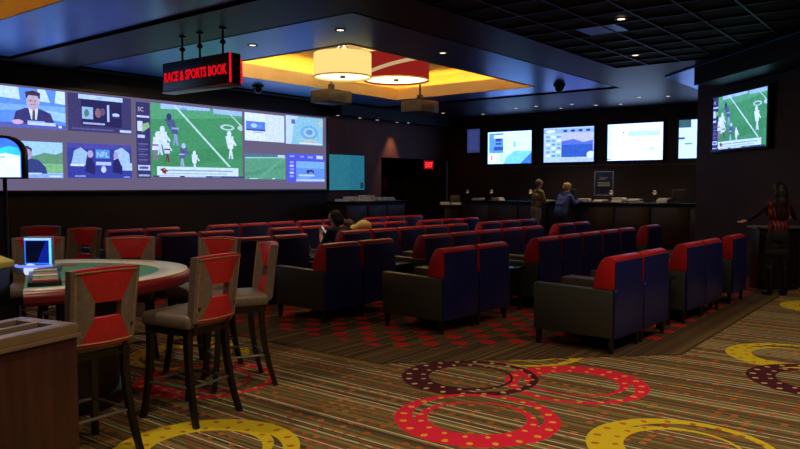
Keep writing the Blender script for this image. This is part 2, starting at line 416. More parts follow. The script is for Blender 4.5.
q = P0 + Vector((-.47, .51, 0)); q2 = q - dW * 5.5; P0b = P0 - dW * 5.5
prism(bm, [(q.x, q.y), (q2.x, q2.y), (P0b.x, P0b.y), (P0.x, P0.y), (17.5, 4.27), (17.5, q.y)], 2, ZC - 0.03, ZC - 0.002)
struct(to_obj('trim_7', bm, m_flange, smooth=False), 'silvery ceiling strip along the angled wall')
bm = bmesh.new(); q1 = q - dW * 1.2; w1 = P0 - dW * 1.2
prism(bm, [(q1.x, q1.y), (q2.x, q2.y), (P0b.x, P0b.y), (w1.x, w1.y)], 2, 3.45, ZC - 0.031)
struct(to_obj('ceiling_wall_bulkhead', bm, m_soffit, smooth=False), 'dark bulkhead over the angled wall')
slab('trim_8', [(XB - 0.04, XB, 4.3, 12.3, 2.18, 2.22)], m_trim, 'thin metal ledge under the televisions')
slab('baseboard_left', [(-5, 16.5, YB - 0.02, YB, 0.0, 0.14)], m_wood_dk)

# ---- doors in the recess
dr = struct(bpy.data.objects.new('door_1', None)); COL.objects.link(dr); dr.location = (18.4, 15.38, 0)
for s in (-1, 1):
    bm = bmesh.new(); box(bm, min(0.01 * s, 0.85 * s), max(0.01 * s, 0.85 * s), -0.04, 0.0, 0.01, 2.15, 0.006)
    lf = to_obj('door_leaf', bm, m_wood_dk, dr)
    bm = bmesh.new(); rod(bm, (0.1 * s, -0.09, 0.9), (0.1 * s, -0.09, 1.3), 0.012)
    rod(bm, (0.1 * s, -0.04, 0.95), (0.1 * s, -0.09, 0.95), 0.008); rod(bm, (0.1 * s, -0.04, 1.25), (0.1 * s, -0.09, 1.25), 0.008)
    to_obj('door_handle', bm, m_trim, lf)
bm = bmesh.new()
for b in ((-0.93, -0.86, -0.06, 0.0, 0, 2.24), (0.86, 0.93, -0.06, 0.0, 0, 2.24), (-0.93, 0.93, -0.06, 0.0, 2.16, 2.24)): box(bm, *b)
to_obj('door_frame', bm, m_wood_dk, dr, smooth=False)
dsn = thing('door_sign', 'small dim red square sign on the dark double doors', 'sign', (18.75, 15.335, 1.7))
bm = bmesh.new(); box(bm, -0.15, 0.15, -0.012, 0.0, -0.13, 0.13, 0.004); to_obj('plate', bm, mat('dull_red_sign', rgb(120, 26, 24), 0.5, nscale=20, namt=0.15), dsn)
bm = bmesh.new(); box(bm, -0.11, 0.11, -0.015, -0.011, 0.01, 0.04); box(bm, -0.09, 0.09, -0.015, -0.011, -0.06, -0.03); to_obj('print_lines', bm, m_black, dsn, smooth=False)
# ================================================================== DISPLAYS
def football(w_bar=True):
    s = [('r', 0, 0, 1, 1, (78, 150, 92)), ('p', [(0, .78), (1, .9), (1, 1), (0, 1)], (94, 166, 108)), ('p', [(0, .1), (1, .3), (1, .5), (0, .3)], (72, 142, 84)),
         ('p', [(.10, .93), (.62, .96), (.62, 1), (.10, 1)], (176, 200, 226)), ('r', .66, .93, 1, 1, (170, 196, 220)), ('t', 'play', .30, .935, .05, (70, 110, 190)),
         ('p', [(.22, 1), (.245, 1), (.86, .16), (.83, .16)], (206, 226, 206)), ('p', [(.80, 1), (.815, 1), (1, .78), (1, .75)], (190, 214, 190)),
         ('e', .82, .745, .085, .045, (196, 216, 200)), ('e', .82, .745, .055, .025, (80, 150, 86)), ('e', .99, .75, .05, .04, (190, 210, 196))]
    def player(x, y, h, jersey, leg, lean=0.0, helm=(230, 234, 240)):
        def wide(s_):
            if s_[0] == 'p': return ('p', [(x + (p[0] - x) * 1.75, p[1]) for p in s_[1]], s_[2])
            return ('e', x + (s_[1] - x) * 1.75, s_[2], s_[3] * 1.7, s_[4], s_[5])
        return [wide(s_) for s_ in [('p', [(x - .03 * h, y), (x - .012 * h, y + .38 * h), (x + .02 * h, y + .38 * h), (x + .045 * h, y), (x + .015 * h, y), (x, y + .2 * h), (x - .012 * h, y)], leg),
                ('p', [(x - .04 * h, y + .36 * h), (x + .045 * h, y + .36 * h), (x + (.07 + lean) * h, y + .8 * h), (x + (-.06 + lean) * h, y + .8 * h)], jersey),
                ('p', [(x + (.05 + lean) * h, y + .75 * h), (x + (.12 + lean) * h, y + .5 * h), (x + (.10 + lean) * h, y + .46 * h), (x + (.03 + lean) * h, y + .66 * h)], jersey),
                ('e', x + lean * h, y + .88 * h, .036 * h, .11 * h, helm), ('p', [(x - .05 * h, y + .5 * h), (x + .05 * h, y + .5 * h), (x + .05 * h, y + .56 * h), (x - .05 * h, y + .56 * h)], leg)]]
    s += player(.24, .44, .44, (86, 92, 120), (150, 160, 190), -.08, (60, 64, 100))
    s += player(.08, .30, .40, (224, 228, 234), (216, 220, 232), .04)
    s += player(.03, .22, .40, (226, 230, 238), (150, 120, 130), .04)
    s += player(.15, .20, .34, (220, 224, 230), (120, 60, 70), -.03)
    s += player(.30, .14, .34, (92, 96, 130), (170, 180, 200), .03, (200, 206, 220))
    s += player(.43, .10, .28, (232, 236, 240), (226, 230, 236), .0)
    s += player(.84, .28, .42, (232, 236, 242), (228, 232, 238), -.02)
    s += [('r', .04, .02, .93, .145, (222, 232, 226)), ('r', .14, .085, .86, .105, (150, 176, 170)), ('r', .14, .045, .80, .06, (170, 192, 186)),
          ('p', [(.07, .11), (.115, .125), (.155, .075), (.125, .075), (.135, .04), (.10, .055)], (128, 30, 42)), ('e', .112, .10, .008, .008, (240, 200, 60)),
          ('r', 0, 0, 1, .022, (60, 66, 110)), ('r', .06, .004, .27, .018, (226, 230, 236)), ('r', .32, .004, .55, .018, (220, 226, 236)), ('r', .62, .006, .72, .016, (150, 156, 190))]
    return s
def side_strip():
    s = [('r', 0, 0, 1, 1, (62, 56, 94)), ('t', 'SC', .12, .88, .055, (236, 190, 190)), ('r', .05, .80, .95, .825, (214, 210, 230)),
         ('r', .08, .62, .45, .75, (216, 220, 232)), ('p', [(.4, .6), (.98, .68), (.9, .74), (.5, .72)], (150, 190, 120)), ('r', .08, .53, .6, .57, (206, 204, 226))]
    for k in range(4): s += [('r', .1, .44 - .07 * k, .8, .46 - .07 * k, (104, 98, 140)), ('r', .1, .415 - .07 * k, .6, .425 - .07 * k, (92, 88, 128))]
    s += [('r', .06, .10, .94, .17, (206, 204, 222)), ('r', .15, .12, .8, .15, (84, 80, 120)), ('r', .08, .02, .9, .045, (170, 170, 198))]
    return s
anchor = [('r', 0, 0, 1, 1, (104, 150, 222)), ('p', [(0, .74), (.42, .70), (.40, 1), (0, 1)], (214, 232, 250)), ('p', [(.66, .70), (.8, .68), (.74, 1), (.64, 1)], (214, 232, 250)),
          ('p', [(.86, .68), (1, .66), (1, 1), (.88, 1)], (222, 238, 250)), ('p', [(0, .40), (1, .46), (1, .60), (0, .56)], (136, 180, 240)), ('p', [(.74, .48), (1, .44), (1, .2), (.8, .25)], (170, 210, 244)),
          ('r', 0, 0, 1, .12, (96, 100, 168)), ('p', [(.32, .10), (.36, .40), (.48, .50), (.66, .50), (.80, .40), (.86, .10)], (66, 60, 104)),
          ('p', [(.52, .50), (.55, .22), (.62, .22), (.64, .50)], (228, 232, 246)), ('p', [(.57, .46), (.56, .22), (.60, .22), (.60, .46)], (96, 84, 60)),
          ('e', .575, .66, .085, .20, (206, 172, 176)), ('p', [(.49, .72), (.48, .90), (.58, .95), (.67, .90), (.665, .72), (.64, .82), (.52, .83)], (72, 54, 70)),
          ('p', [(.535, .60), (.615, .60), (.60, .585), (.55, .585)], (150, 96, 110)), ('e', .545, .69, .012, .014, (70, 54, 80)), ('e', .605, .69, .012, .014, (70, 54, 80)),
          ('e', .38, .14, .07, .06, (232, 176, 190)), ('r', .50, .08, .86, .16, (214, 214, 214)), ('r', .50, .155, .72, .19, (150, 190, 230)), ('r', .9, .04, .94, .10, (240, 240, 250))]
outdoor = [('r', 0, 0, 1, 1, (176, 214, 232)), ('p', [(.4, .40), (1, .36), (1, .74), (.9, .66), (.75, .70), (.6, .60), (.5, .66)], (110, 156, 110)), ('r', .3, .14, 1, .40, (136, 190, 120)),
           ('p', [(.30, .12), (.34, .46), (.48, .56), (.66, .50), (.76, .30), (.78, .12)], (62, 70, 118)), ('e', .51, .66, .07, .17, (190, 164, 176)),
           ('p', [(.44, .66), (.44, .82), (.52, .88), (.58, .80), (.57, .70), (.54, .78), (.48, .78)], (70, 70, 100)), ('r', .0, .0, 1, .12, (150, 176, 214)), ('r', .35, .10, .7, .14, (206, 222, 240)), ('r', .8, .03, .97, .07, (226, 236, 246))]
studio = [('r', 0, 0, 1, 1, (70, 62, 96)), ('r', .16, .87, .86, .99, (196, 214, 240)), ('t', 'LIVE', .44, .895, .06, (90, 110, 190)), ('r', .2, .16, .84, .86, (48, 42, 78)), ('r', .21, .34, .38, .66, (164, 190, 206)), ('e', .28, .5, .04, .10, (90, 130, 110)),
          ('e', .46, .52, .05, .13, (150, 104, 108)), ('e', .53, .56, .04, .10, (110, 84, 110)), ('r', .60, .30, .635, .76, (196, 204, 236)), ('e', .74, .50, .06, .05, (200, 210, 236)), ('r', .66, .42, .80, .46, (66, 60, 108)),
          ('r', .22, .20, .56, .25, (176, 176, 206)), ('r', .80, .03, .99, .10, (206, 210, 236)), ('r', .05, .05, .7, .09, (98, 90, 136))]
desk = [('r', 0, 0, 1, 1, (62, 66, 140)), ('r', 0, .86, 1, 1, (84, 78, 150)), ('p', [(.05, .36), (.10, .78), (.20, .88), (.30, .74), (.26, .36)], (168, 196, 206)), ('p', [(.70, .40), (.72, .82), (.84, .92), (.96, .76), (.98, .36)], (176, 200, 216)),
        ('p', [(.26, .18), (.28, .56), (.36, .60), (.42, .30), (.40, .10)], (46, 44, 92)), ('e', .34, .70, .045, .11, (196, 166, 186)), ('p', [(.68, .18), (.70, .54), (.78, .60), (.84, .32), (.84, .12)], (44, 42, 90)), ('e', .74, .68, .04, .10, (184, 156, 178)),
        ('r', .42, .58, .64, .84, (90, 150, 206)), ('t', 'NFL', .43, .62, .16, (206, 232, 240)), ('r', .42, .38, .66, .48, (190, 204, 236)), ('e', .54, .26, .04, .10, (206, 212, 236)), ('r', .04, .34, .24, .40, (226, 234, 244)), ('r', .84, .24, 1, .46, (186, 206, 240)),
        ('r', .10, .03, .26, .08, (150, 150, 200)), ('r', .86, .02, .96, .06, (150, 150, 200))]
page = [('r', 0, 0, 1, 1, (224, 230, 246)), ('r', .0, .0, .5, 1, (236, 240, 250)), ('r', .03, .36, .5, .70, (92, 132, 206)), ('r', .03, .36, .5, .42, (70, 84, 140)), ('e', .22, .55, .08, .08, (190, 210, 236)), ('e', .36, .54, .06, .07, (120, 150, 200)), ('r', .2, .30, .45, .33, (150, 170, 220))]
aerial = [('r', 0, 0, 1, 1, (206, 222, 240)), ('p', [(.14, 0), (.20, .62), (.32, 1), (1, 1), (1, 0)], (150, 200, 200)), ('e', .62, .45, .24, .26, (120, 176, 200)), ('e', .62, .45, .16, .17, (176, 206, 226)), ('e', .62, .46, .10, .10, (104, 158, 190)),
          ('p', [(.3, .2), (.5, .05), (.9, .1), (.7, .22)], (196, 200, 176)), ('p', [(.8, .8), (1, .7), (1, .95)], (190, 204, 180)), ('r', .14, .72, .24, .88, (96, 112, 160)), ('r', .35, .03, .95, .07, (236, 240, 250))]
pitch = [('r', 0, 0, 1, 1, (98, 160, 116)), ('p', [(0, .86), (1, .92), (1, 1), (0, 1)], (84, 120, 130)), ('p', [(0, .80), (1, .86), (1, .9), (0, .85)], (170, 206, 180)), ('p', [(0, .1), (1, .5), (1, .62), (0, .24)], (90, 150, 106)), ('p', [(.25, .0), (.36, .0), (.95, .8), (.9, .84)], (108, 170, 126)),
         ('r', .80, .90, .98, .98, (206, 216, 232)), ('r', .1, .02, .3, .05, (206, 216, 220)), ('r', .66, .02, .72, .06, (224, 230, 236)), ('r', 0, 0, 1, .015, (84, 130, 100))]
race = [('r', 0, 0, 1, 1, (88, 92, 190)), ('r', .78, .84, .96, .96, (206, 212, 246)), ('r', .08, .88, .2, .93, (170, 176, 232)), ('r', .34, .88, .45, .93, (150, 156, 220)), ('r', .55, .86, .68, .92, (166, 172, 228)), ('r', .24, .08, 1, .74, (108, 150, 206)), ('r', .24, .5, 1, .74, (132, 178, 214)),
        ('p', [(.50, .36), (.53, .46), (.58, .44), (.64, .46), (.72, .40), (.70, .30), (.67, .37), (.58, .37), (.56, .30)], (58, 66, 106)), ('r', .30, .22, .72, .28, (196, 212, 240)), ('r', .3, .15, .6, .19, (150, 170, 220)), ('r', .24, .04, 1, .12, (196, 206, 240))]
for k in range(5): race.append(('r', .07, .18 + .12 * k, .17, .25 + .12 * k, (206, 210, 246) if k % 2 else (150, 156, 224)))

scr = thing('projection_screen', 'huge wide projection screen split into sports pictures on the brown wall', 'screen', (8.05, YB - 0.02, 0))
sx0, sx1, sz0, sz1 = 2.0 - 8.05, 14.08 - 8.05, 1.52, 3.42
bm = bmesh.new(); box(bm, sx0, sx1, -0.06, 0.0, sz0, sz1)
to_obj('screen_surface', bm, emit((112, 102, 134), 0.9), scr, smooth=False)
bm = bmesh.new()
for b in ((sx0 - .08, sx1 + .08, sz1, sz1 + .07), (sx0 - .08, sx1 + .08, sz0 - .07, sz0), (sx0 - .08, sx0, sz0, sz1), (sx1, sx1 + .08, sz0, sz1)): box(bm, b[0], b[1], -0.08, 0.0, b[2], b[3], 0.008)
to_obj('frame', bm, m_black, scr)
PG = 1.08
for nm, x0, x1, z0, z1, sh in [('anchor', 5.52, 6.95, 2.66, 3.385, anchor), ('outdoor', 5.52, 6.88, 1.75, 2.42, outdoor), ('studio', 7.0, 8.33, 2.66, 3.385, studio), ('desk', 6.97, 8.32, 1.755, 2.43, desk),
                               ('strip', 8.44, 8.76, 1.77, 3.34, side_strip()), ('football', 8.78, 11.22, 1.79, 3.355, football()), ('page', 11.30, 12.57, 2.69, 3.355, page), ('aerial', 12.62, 13.95, 2.67, 3.385, aerial),
                               ('pitch', 11.29, 12.60, 1.76, 2.385, pitch), ('race', 12.64, 14.0, 1.69, 2.43, race), ('page', 3.1, 4.3, 2.66, 3.385, page), ('pitch', 3.1, 5.4, 1.75, 2.42, pitch), ('aerial', 4.35, 5.4, 2.66, 3.385, aerial)]:
    picture('video_picture', scr, (x0 - 8.05, -0.062, z0), (x1 - x0, 0, 0), (0, 0, z1 - z0), sh, PG)

ts = thing('teal_display', 'plain teal flat display on the brown wall past the projection screen', 'display', (14.93, YB - 0.02, 0))
bm = bmesh.new(); box(bm, -0.74, 0.74, -0.05, 0.0, 1.47, 2.48, 0.006); to_obj('casing', bm, m_black, ts)
picture('screen_picture', ts, (-0.72, -0.052, 1.49), (1.44, 0, 0), (0, 0, 0.97), [('r', 0, 0, 1, 1, (50, 128, 148)), ('p', [(.55, 0), (1, 0), (1, 1), (.6, 1)], (46, 120, 146)), ('r', .88, .04, .97, .22, (30, 60, 80))], 0.8, tint=(.95, 1, 1.04))

def television(name_label, O, yaw, wd, hg, shapes, gain, depth=0.09):
    """O centre on the wall surface; yaw: direction the screen faces"""
    t = thing('television', name_label, 'television', O, yaw + PI / 2, None)     # local -y faces the room
    bm = bmesh.new(); b = 0.045
    box(bm, -wd / 2 - b, wd / 2 + b, -depth + 0.015, 0, -hg / 2 - b, hg / 2 + b, 0.008); to_obj('casing', bm, m_black, t)
    bm = bmesh.new()
    for q in ((-wd / 2 - b, wd / 2 + b, hg / 2, hg / 2 + b), (-wd / 2 - b, wd / 2 + b, -hg / 2 - b, -hg / 2), (-wd / 2 - b, -wd / 2, -hg / 2, hg / 2), (wd / 2, wd / 2 + b, -hg / 2, hg / 2)):
        box(bm, q[0], q[1], -depth - 0.01, -depth + 0.02, q[2], q[3], 0.004)
    to_obj('bezel', bm, m_black, t)
    picture('screen_picture', t, (-wd / 2, -depth + 0.013, -hg / 2), (wd, 0, 0), (0, 0, hg), shapes, gain, 0.0006, (0.8, 1.0, 1.7))
    return t
tv1 = [('r', 0, 0, 1, 1, (206, 236, 250)), ('p', [(.36, 0), (1, 0), (1, .38), (.62, .40), (.42, .2)], (120, 190, 226)), ('p', [(.75, 0), (1, 0), (1, .34)], (60, 110, 160)), ('r', .03, .34, .36, .96, (90, 140, 206)), ('r', .14, .80, .36, .90, (226, 236, 246)),
       ('r', .18, .70, .32, .80, (44, 62, 110)), ('r', .18, .60, .32, .66, (50, 70, 120)), ('r', .14, .42, .36, .54, (52, 74, 120)), ('e', .62, .60, .03, .10, (130, 180, 190)), ('r', .02, .08, .2, .30, (236, 220, 232)), ('r', .08, .12, .11, .26, (180, 100, 110)), ('r', .3, .04, .34, .3, (150, 200, 220))]
tv2 = [('r', 0, 0, 1, 1, (190, 206, 232)), ('r', 0, .84, 1, .97, (150, 176, 220)), ('r', .36, .14, .98, .84, (200, 190, 220)), ('r', .36, .14, .98, .50, (56, 92, 156)), ('p', [(.36, .50), (.98, .50), (.98, .62), (.8, .56), (.6, .66), (.36, .60)], (92, 110, 190)), ('e', .14, .90, .10, .05, (238, 226, 226)), ('e', .94, .2, .08, .1, (230, 236, 246)), ('r', .34, .02, .98, .10, (190, 196, 224))]
for k in range(6):
    for j in range(3): tv2.append(('r', .05 + .11 * j, .16 + .11 * k, .13 + .11 * j, .22 + .11 * k, [(236, 240, 244), (110, 150, 190), (120, 170, 150)][(k + j) % 3]))
for k in range(4): tv2.append(('r', .40 + .15 * k, .87, .48 + .15 * k, .93, (40, 60, 110)))
tv3 = [('r', 0, 0, 1, 1, (228, 240, 246)), ('r', 0, 0, .08, 1, (206, 236, 240)), ('r', .22, .08, .98, .80, (236, 246, 244)), ('r', .38, .66, .95, .78, (176, 236, 220)), ('r', .22, .795, .98, .805, (150, 180, 180)), ('r', .22, .08, .225, .80, (190, 210, 210)), ('r', .28, .745, .31, .78, (60, 80, 90)), ('r', .76, .26, .86, .36, (186, 236, 226)), ('r', .0, .03, .06, .05, (50, 70, 80))]
tv4 = [('r', 0, 0, 1, 1, (210, 226, 240)), ('r', .0, .8, .2, 1, (60, 90, 80)), ('r', .3, .4, .55, .80, (80, 100, 150)), ('r', .5, .0, .7, .2, (80, 190, 110)), ('r', .3, .05, .45, .2, (90, 120, 190)), ('r', .0, .5, .1, .55, (60, 70, 110)), ('r', .1, .36, .22, .40, (90, 160, 120))]
TG = 1.6
for lb, y0, y1, z0, z1, sh, g in [('wall television beside the doorway showing a pale blue and white page', 12.0, 10.45, 2.30, 3.30, tv1, 1.7), ('wall television showing a table of odds above a dark blue block', 10.04, 8.45, 2.31, 3.33, tv2, 1.3),
                                  ('wall television showing a nearly blank white page', 8.04, 6.48, 2.32, 3.34, tv3, 1.8), ('wall television partly hidden behind the angled wall, showing small panels', 6.06, 4.5, 2.34, 3.36, tv4, 1.5)]:
    television(lb, (XB, (y0 + y1) / 2, (z0 + z1) / 2), PI, y0 - y1, z1 - z0, sh, g)
fb = [(s[0],) + s[1:] for s in football()]
def squeeze(sh, x0, x1):
    out = []
    for s in sh:
        if s[0] == 'r': out.append(('r', x0 + (x1 - x0) * s[1], s[2], x0 + (x1 - x0) * s[3], s[4], s[5]))
        elif s[0] == 'e': out.append(('e', x0 + (x1 - x0) * s[1], s[2], (x1 - x0) * s[3], s[4], s[5]))
        elif s[0] == 'p': out.append(('p', [(x0 + (x1 - x0) * p[0], p[1]) for p in s[1]], s[2]))
        else: out.append(('t', s[1], x0 + (x1 - x0) * s[2], s[3], s[4], s[5]))
    return out
tvc = P0 - dW * 1.64 + Vector((0, 0, 2.77))
television('wall television on the angled dark wall showing a football game', tuple(tvc), A43 + PI / 2, 1.76, 0.98, [('r', 0, 0, 1, 1, (40, 60, 90))] + squeeze(side_strip(), 0, .11) + squeeze(football(), .115, 1), 1.15)

ldp = thing('wall_glow_panel', 'dim lavender glow panel standing in for lit wall, high by the doorway', 'display', (XB, 12.56, 3.06), -PI / 2)  # added glowing panel in place of a bluish lit patch of wall
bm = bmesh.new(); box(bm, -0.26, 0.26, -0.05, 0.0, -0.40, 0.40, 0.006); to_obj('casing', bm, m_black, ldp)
picture('screen_picture', ldp, (-0.24, -0.052, -0.38), (0.48, 0, 0), (0, 0, 0.76), [('r', 0, 0, 1, 1, (62, 66, 104)), ('r', .15, .1, .85, .9, (70, 74, 114))], 0.8)  # lavender glow imitates light falling on the wall, not screen content

# ================================================================== HANGING SIGN
sg = thing('hanging_sign', 'black box sign with red lit lettering hung from the ceiling beam', 'sign', (6.4, 8.74, 3.22))
bm = bmesh.new(); box(bm, 0.0, 0.20, -0.78, 0.78, -0.21, 0.21, 0.012); to_obj('box', bm, m_black, sg)
bm = bmesh.new(); box(bm, -0.012, 0.212, -0.79, 0.79, -0.235, -0.211, 0.004); to_obj('bottom_lip', bm, mat('pale_metal', rgb(190, 170, 165), 0.35, 0.3, nscale=20, namt=0.08), sg)
b2, tw = text_mesh('RACE & SPORTS BOOK', 0.14, 0.004, 0.004)
bm = bmesh.new(); merge(bm, b2, 0, Matrix.Translation((-0.006, 0.73, -0.075)) @ Matrix(((0, 0, -1, 0), (-1, 0, 0, 0), (0, 1, 0, 0), (0, 0, 0, 1))) @ Matrix.Diagonal((1.46 / tw, 1.0, 1, 1)))
to_obj('lettering', bm, emit((235, 16, 34), 0.85), sg, smooth=False)
for (xa, xb, za, zb) in ((-0.03, 0.0, -0.20, 0.20), (0.17, 0.19, -0.20, 0.14)):
    bm = bmesh.new(); box(bm, xa + 0.02, xb + 0.02, -0.80, -0.785, za, zb); to_obj('edge_light', bm, emit((230, 20, 40), 0.9), sg, smooth=False)
bm = bmesh.new(); box(bm, 0.04, 0.17, -0.786, -0.781, -0.17, 0.17); to_obj('end_panel', bm, mat('dark_red_panel', rgb(60, 10, 16), 0.3, nscale=20, namt=0.1), sg, smooth=False)
for y in (0.42, 0.0, -0.52):
    bm = bmesh.new(); rod(bm, (0.10, y, 0.2), (0.10, y, 0.58), 0.016); lathe(bm, [(0.05, 0.56), (0.05, 0.58)], 12, Matrix.Translation((0.10, y, 0)))
    lathe(bm, [(0.03, 0.36), (0.045, 0.39), (0.03, 0.42)], 10, Matrix.Translation((0.10, y, 0)))
    to_obj('hanger', bm, m_black, sg)

# ================================================================== PENDANT DRUMS
def drum(x, y, z0, z1, r, shade_m, label, band=None, top=ZI):
    t = thing('drum_pendant', label, 'pendant lamp', (x, y, z0))
    h = z1 - z0
    bm = bmesh.new(); lathe(bm, [(r - .012, 0), (r, 0), (r, h), (r - .012, h), (r - .012, 0)], 48, close=False); to_obj('lamp_shade', bm, shade_m, t)
    bm = bmesh.new(); lathe(bm, [(0, 0.03), (r - .014, 0.03), (r - .014, 0.045), (0, 0.045)], 48, close=False); to_obj('diffuser', bm, emit((255, 236, 184), 2.6), t)
    bm = bmesh.new(); lathe(bm, [(r - .004, -.012), (r + .006, -.012), (r + .006, .014), (r - .004, .014), (r - .004, -.012)], 48, close=False); to_obj('rim', bm, mat('cream_rim', rgb(210, 180, 120), 0.5, nscale=20, namt=0.1), t)
    bm = bmesh.new(); lathe(bm, [(0, -.02), (.05, -.012), (.05, .03), (0, .03)], 14, close=False); to_obj('finial', bm, m_trim, t)
    bm = bmesh.new()
    for k in range(3):
        a = 2 * PI * k / 3 + .4; rod(bm, (0.9 * r * math.cos(a) * 0.5, 0.9 * r * math.sin(a) * 0.5, h - 0.05), (0.0, 0.0, h + 0.2), 0.006)
    rod(bm, (0, 0, h - 0.05), (0, 0, top - z0), 0.012); lathe(bm, [(.09, top - z0 - .03), (.09, top - z0)], 16)
    to_obj('stem', bm, m_trim, t)
    if band:
        bm = bmesh.new(); n = 72; prev = None
        for k in range(n + 1):
            a = 2 * PI * k / n; zc = h * (0.5 + 0.34 * math.sin(1 * a + band)); rr = r + .006
            p = [bm.verts.new((rr * math.cos(a), rr * math.sin(a), zc + s * 0.035)) for s in (-1, 1)]
            if prev: bm.faces.new((prev[0], p[0], p[1], prev[1]))
            prev = p
        o = to_obj('wave_band', bm, emit((232, 196, 140), 0.7), t)
        sm = o.modifiers.new('thick', 'SOLIDIFY'); sm.thickness = 0.006
    ld = bpy.data.lights.new('pendant_glow', 'POINT'); ld.energy = 130; ld.color = (1, .78, .46); ld.shadow_soft_size = 0.15
    lo = bpy.data.objects.new('pendant_glow', ld); COL.objects.link(lo); lo.location = (0, 0, h + 0.12); lo.parent = t
    return t
drum(9.71, 8.9, 3.56, 3.98, 0.52, emit((252, 220, 132), 1.05), 'yellow drum pendant lamp hanging in the lit ceiling cove')
drum(11.5, 9.08, 3.72, 4.22, 0.66, emit((160, 36, 30), 0.75), 'red drum pendant lamp with a cream wavy band behind the yellow drum', band=2.5)

# ================================================================== PROJECTORS, CAMERAS, EXIT SIGN
def projector(x, y, z, top, label):
    t = thing('projector', label, 'projector', (x, y, z), 0.0, 'ceiling projectors')
    bm = bmesh.new(); box(bm, -.34, .34, -.28, .28, -.14, .12, .03); to_obj('casing', bm, mat('projector_grey', rgb(66, 63, 56), 0.5, nscale=30, namt=0.1), t)
    bm = bmesh.new(); lathe(bm, [(.09, 0), (.09, .1), (.07, .12), (0, .12)], 18, Matrix.Translation((.1, .27, 0)) @ Matrix.Rotation(-PI / 2, 4, 'X')); to_obj('lens', bm, m_black, t)
    bm = bmesh.new()
    for k in range(7): box(bm, -.26 + .06 * k, -.235 + .06 * k, -.287, -.279, -.09, .03)
    to_obj('vent_slats', bm, m_black, t, smooth=False)
    bm = bmesh.new(); box(bm, -.16, .16, -.12, .12, .12, .15, .01); box(bm, -.05, .05, -.05, .05, .15, .26, .01); to_obj('mount', bm, m_trim, t)
    bm = bmesh.new(); rod(bm, (0, 0, .24), (0, 0, top - z), .022, seg=10); lathe(bm, [(.09, top - z - .02), (.09, top - z)], 16); to_obj('pole', bm, m_trim, t)
    bm = bmesh.new()
    for sx in (-.28, .28): rod(bm, (sx, -.2, -.165), (sx, -.2, -.13), .02)
    to_obj('foot', bm, m_black, t)
projector(11.05, 10.45, 3.46, ZI, 'grey ceiling projector hanging below the yellow drum pendant')
projector(12.97, 9.57, 3.36, ZI, 'grey ceiling projector hanging below the red drum pendant')
def dome(x, y, z, label):
    t = thing('dome_camera', label, 'camera', (x, y, z))
    bm = bmesh.new(); lathe(bm, [(0, 0), (.13, 0), (.13, -.05), (.11, -.06), (0, -.06)][::-1], 20, close=False); to_obj('collar', bm, m_black, t)
    bm = bmesh.new(); lathe(bm, [(.105 * math.cos(a), -.06 - .12 * math.sin(a)) for a in (0, .3, .6, .9, 1.2)] + [(0, -.18)], 20, close=False); to_obj('dome', bm, mat('smoked_dome', rgb(8, 10, 26), 0.1, nscale=20, namt=0.1), t)
dome(10.75, 12.4, ZF, 'black dome camera on the silvery tray band above the projection screen')
dome(14.7, 7.05, ZF, 'black dome camera on the silvery tray band toward the betting counter')
ex = thing('exit_sign', 'small glowing red exit sign below the dark header', 'sign', (18.95, YB + 0.08, 2.28))
bm = bmesh.new(); box(bm, -.27, .27, -.05, .05, -.15, .15, .01); to_obj('housing', bm, m_black, ex)
bm = bmesh.new(); box(bm, -.25, .25, -.056, -.049, -.13, .13, .002); to_obj('face', bm, emit((190, 8, 16), 0.8), ex)
b2, tw = text_mesh('EXIT', 0.17, 0.003, 0.002)
bm = bmesh.new(); merge(bm, b2, 0, Matrix.Translation((-.2, -.062, -.08)) @ Matrix(((1, 0, 0, 0), (0, 0, -1, 0), (0, 1, 0, 0), (0, 0, 0, 1))) @ Matrix.Diagonal((.40 / tw, 1, 1, 1)))
to_obj('lettering', bm, emit((255, 60, 66), 1.6), ex, smooth=False)
bm = bmesh.new(); rod(bm, (0, 0, .14), (0, 0, .17), .02); to_obj('stem', bm, m_black, ex)

# ================================================================== DOWNLIGHTS
dl_proto = []
def downlight(x, y, z, watts, label, group, cone=110, col=(1, .78, .5), glow=1.0, lens=0.05):
    t = thing('downlight', label, 'downlight', (x, y, z), 0, group)
    key = (round(lens, 3), glow)
    hit = [p for p in dl_proto if p[0] == key]
    if not hit:
        bm = bmesh.new(); lathe(bm, [(lens, -.004), (lens + .03, -.012), (lens + .035, -.001), (lens, -.001), (lens, -.004)], 18, close=False); a = to_obj('trim_ring', bm, m_trim, t)
        bm = bmesh.new(); lathe(bm, [(0, -.005), (lens, -.005), (lens, -.001), (0, -.001)], 18, close=False); b = to_obj('lens', bm, emit((255, 232, 200), 2.2 * glow), t)
        dl_proto.append((key, a, b))
    else:
        for s in hit[0][1:]:
            c = s.copy(); COL.objects.link(c); c.parent = t
    if watts:
        ld = bpy.data.lights.new('downlight_beam', 'SPOT'); ld.energy = watts; ld.color = col; ld.spot_size = math.radians(cone); ld.spot_blend = 0.7; ld.shadow_soft_size = 0.06
        lo = bpy.data.objects.new('downlight_beam', ld); COL.objects.link(lo); lo.location = (0, 0, -0.03); lo.parent = t
for (x, y) in [(7.7, 7.1), (7.66, 8.95), (10.06, 6.95)]:
    downlight(x, y, ZF, LAMP_LOUNGE, 'small recessed downlight in the silvery tray band above the lounge', 'tray band downlights')
for (x, y) in [(9.36, 3.62), (12.06, 4.41)]:
    downlight(x, y, ZC - 0.004, LAMP_LOUNGE, 'small recessed downlight in the black tiled ceiling over the club chairs', 'tiled ceiling downlights')
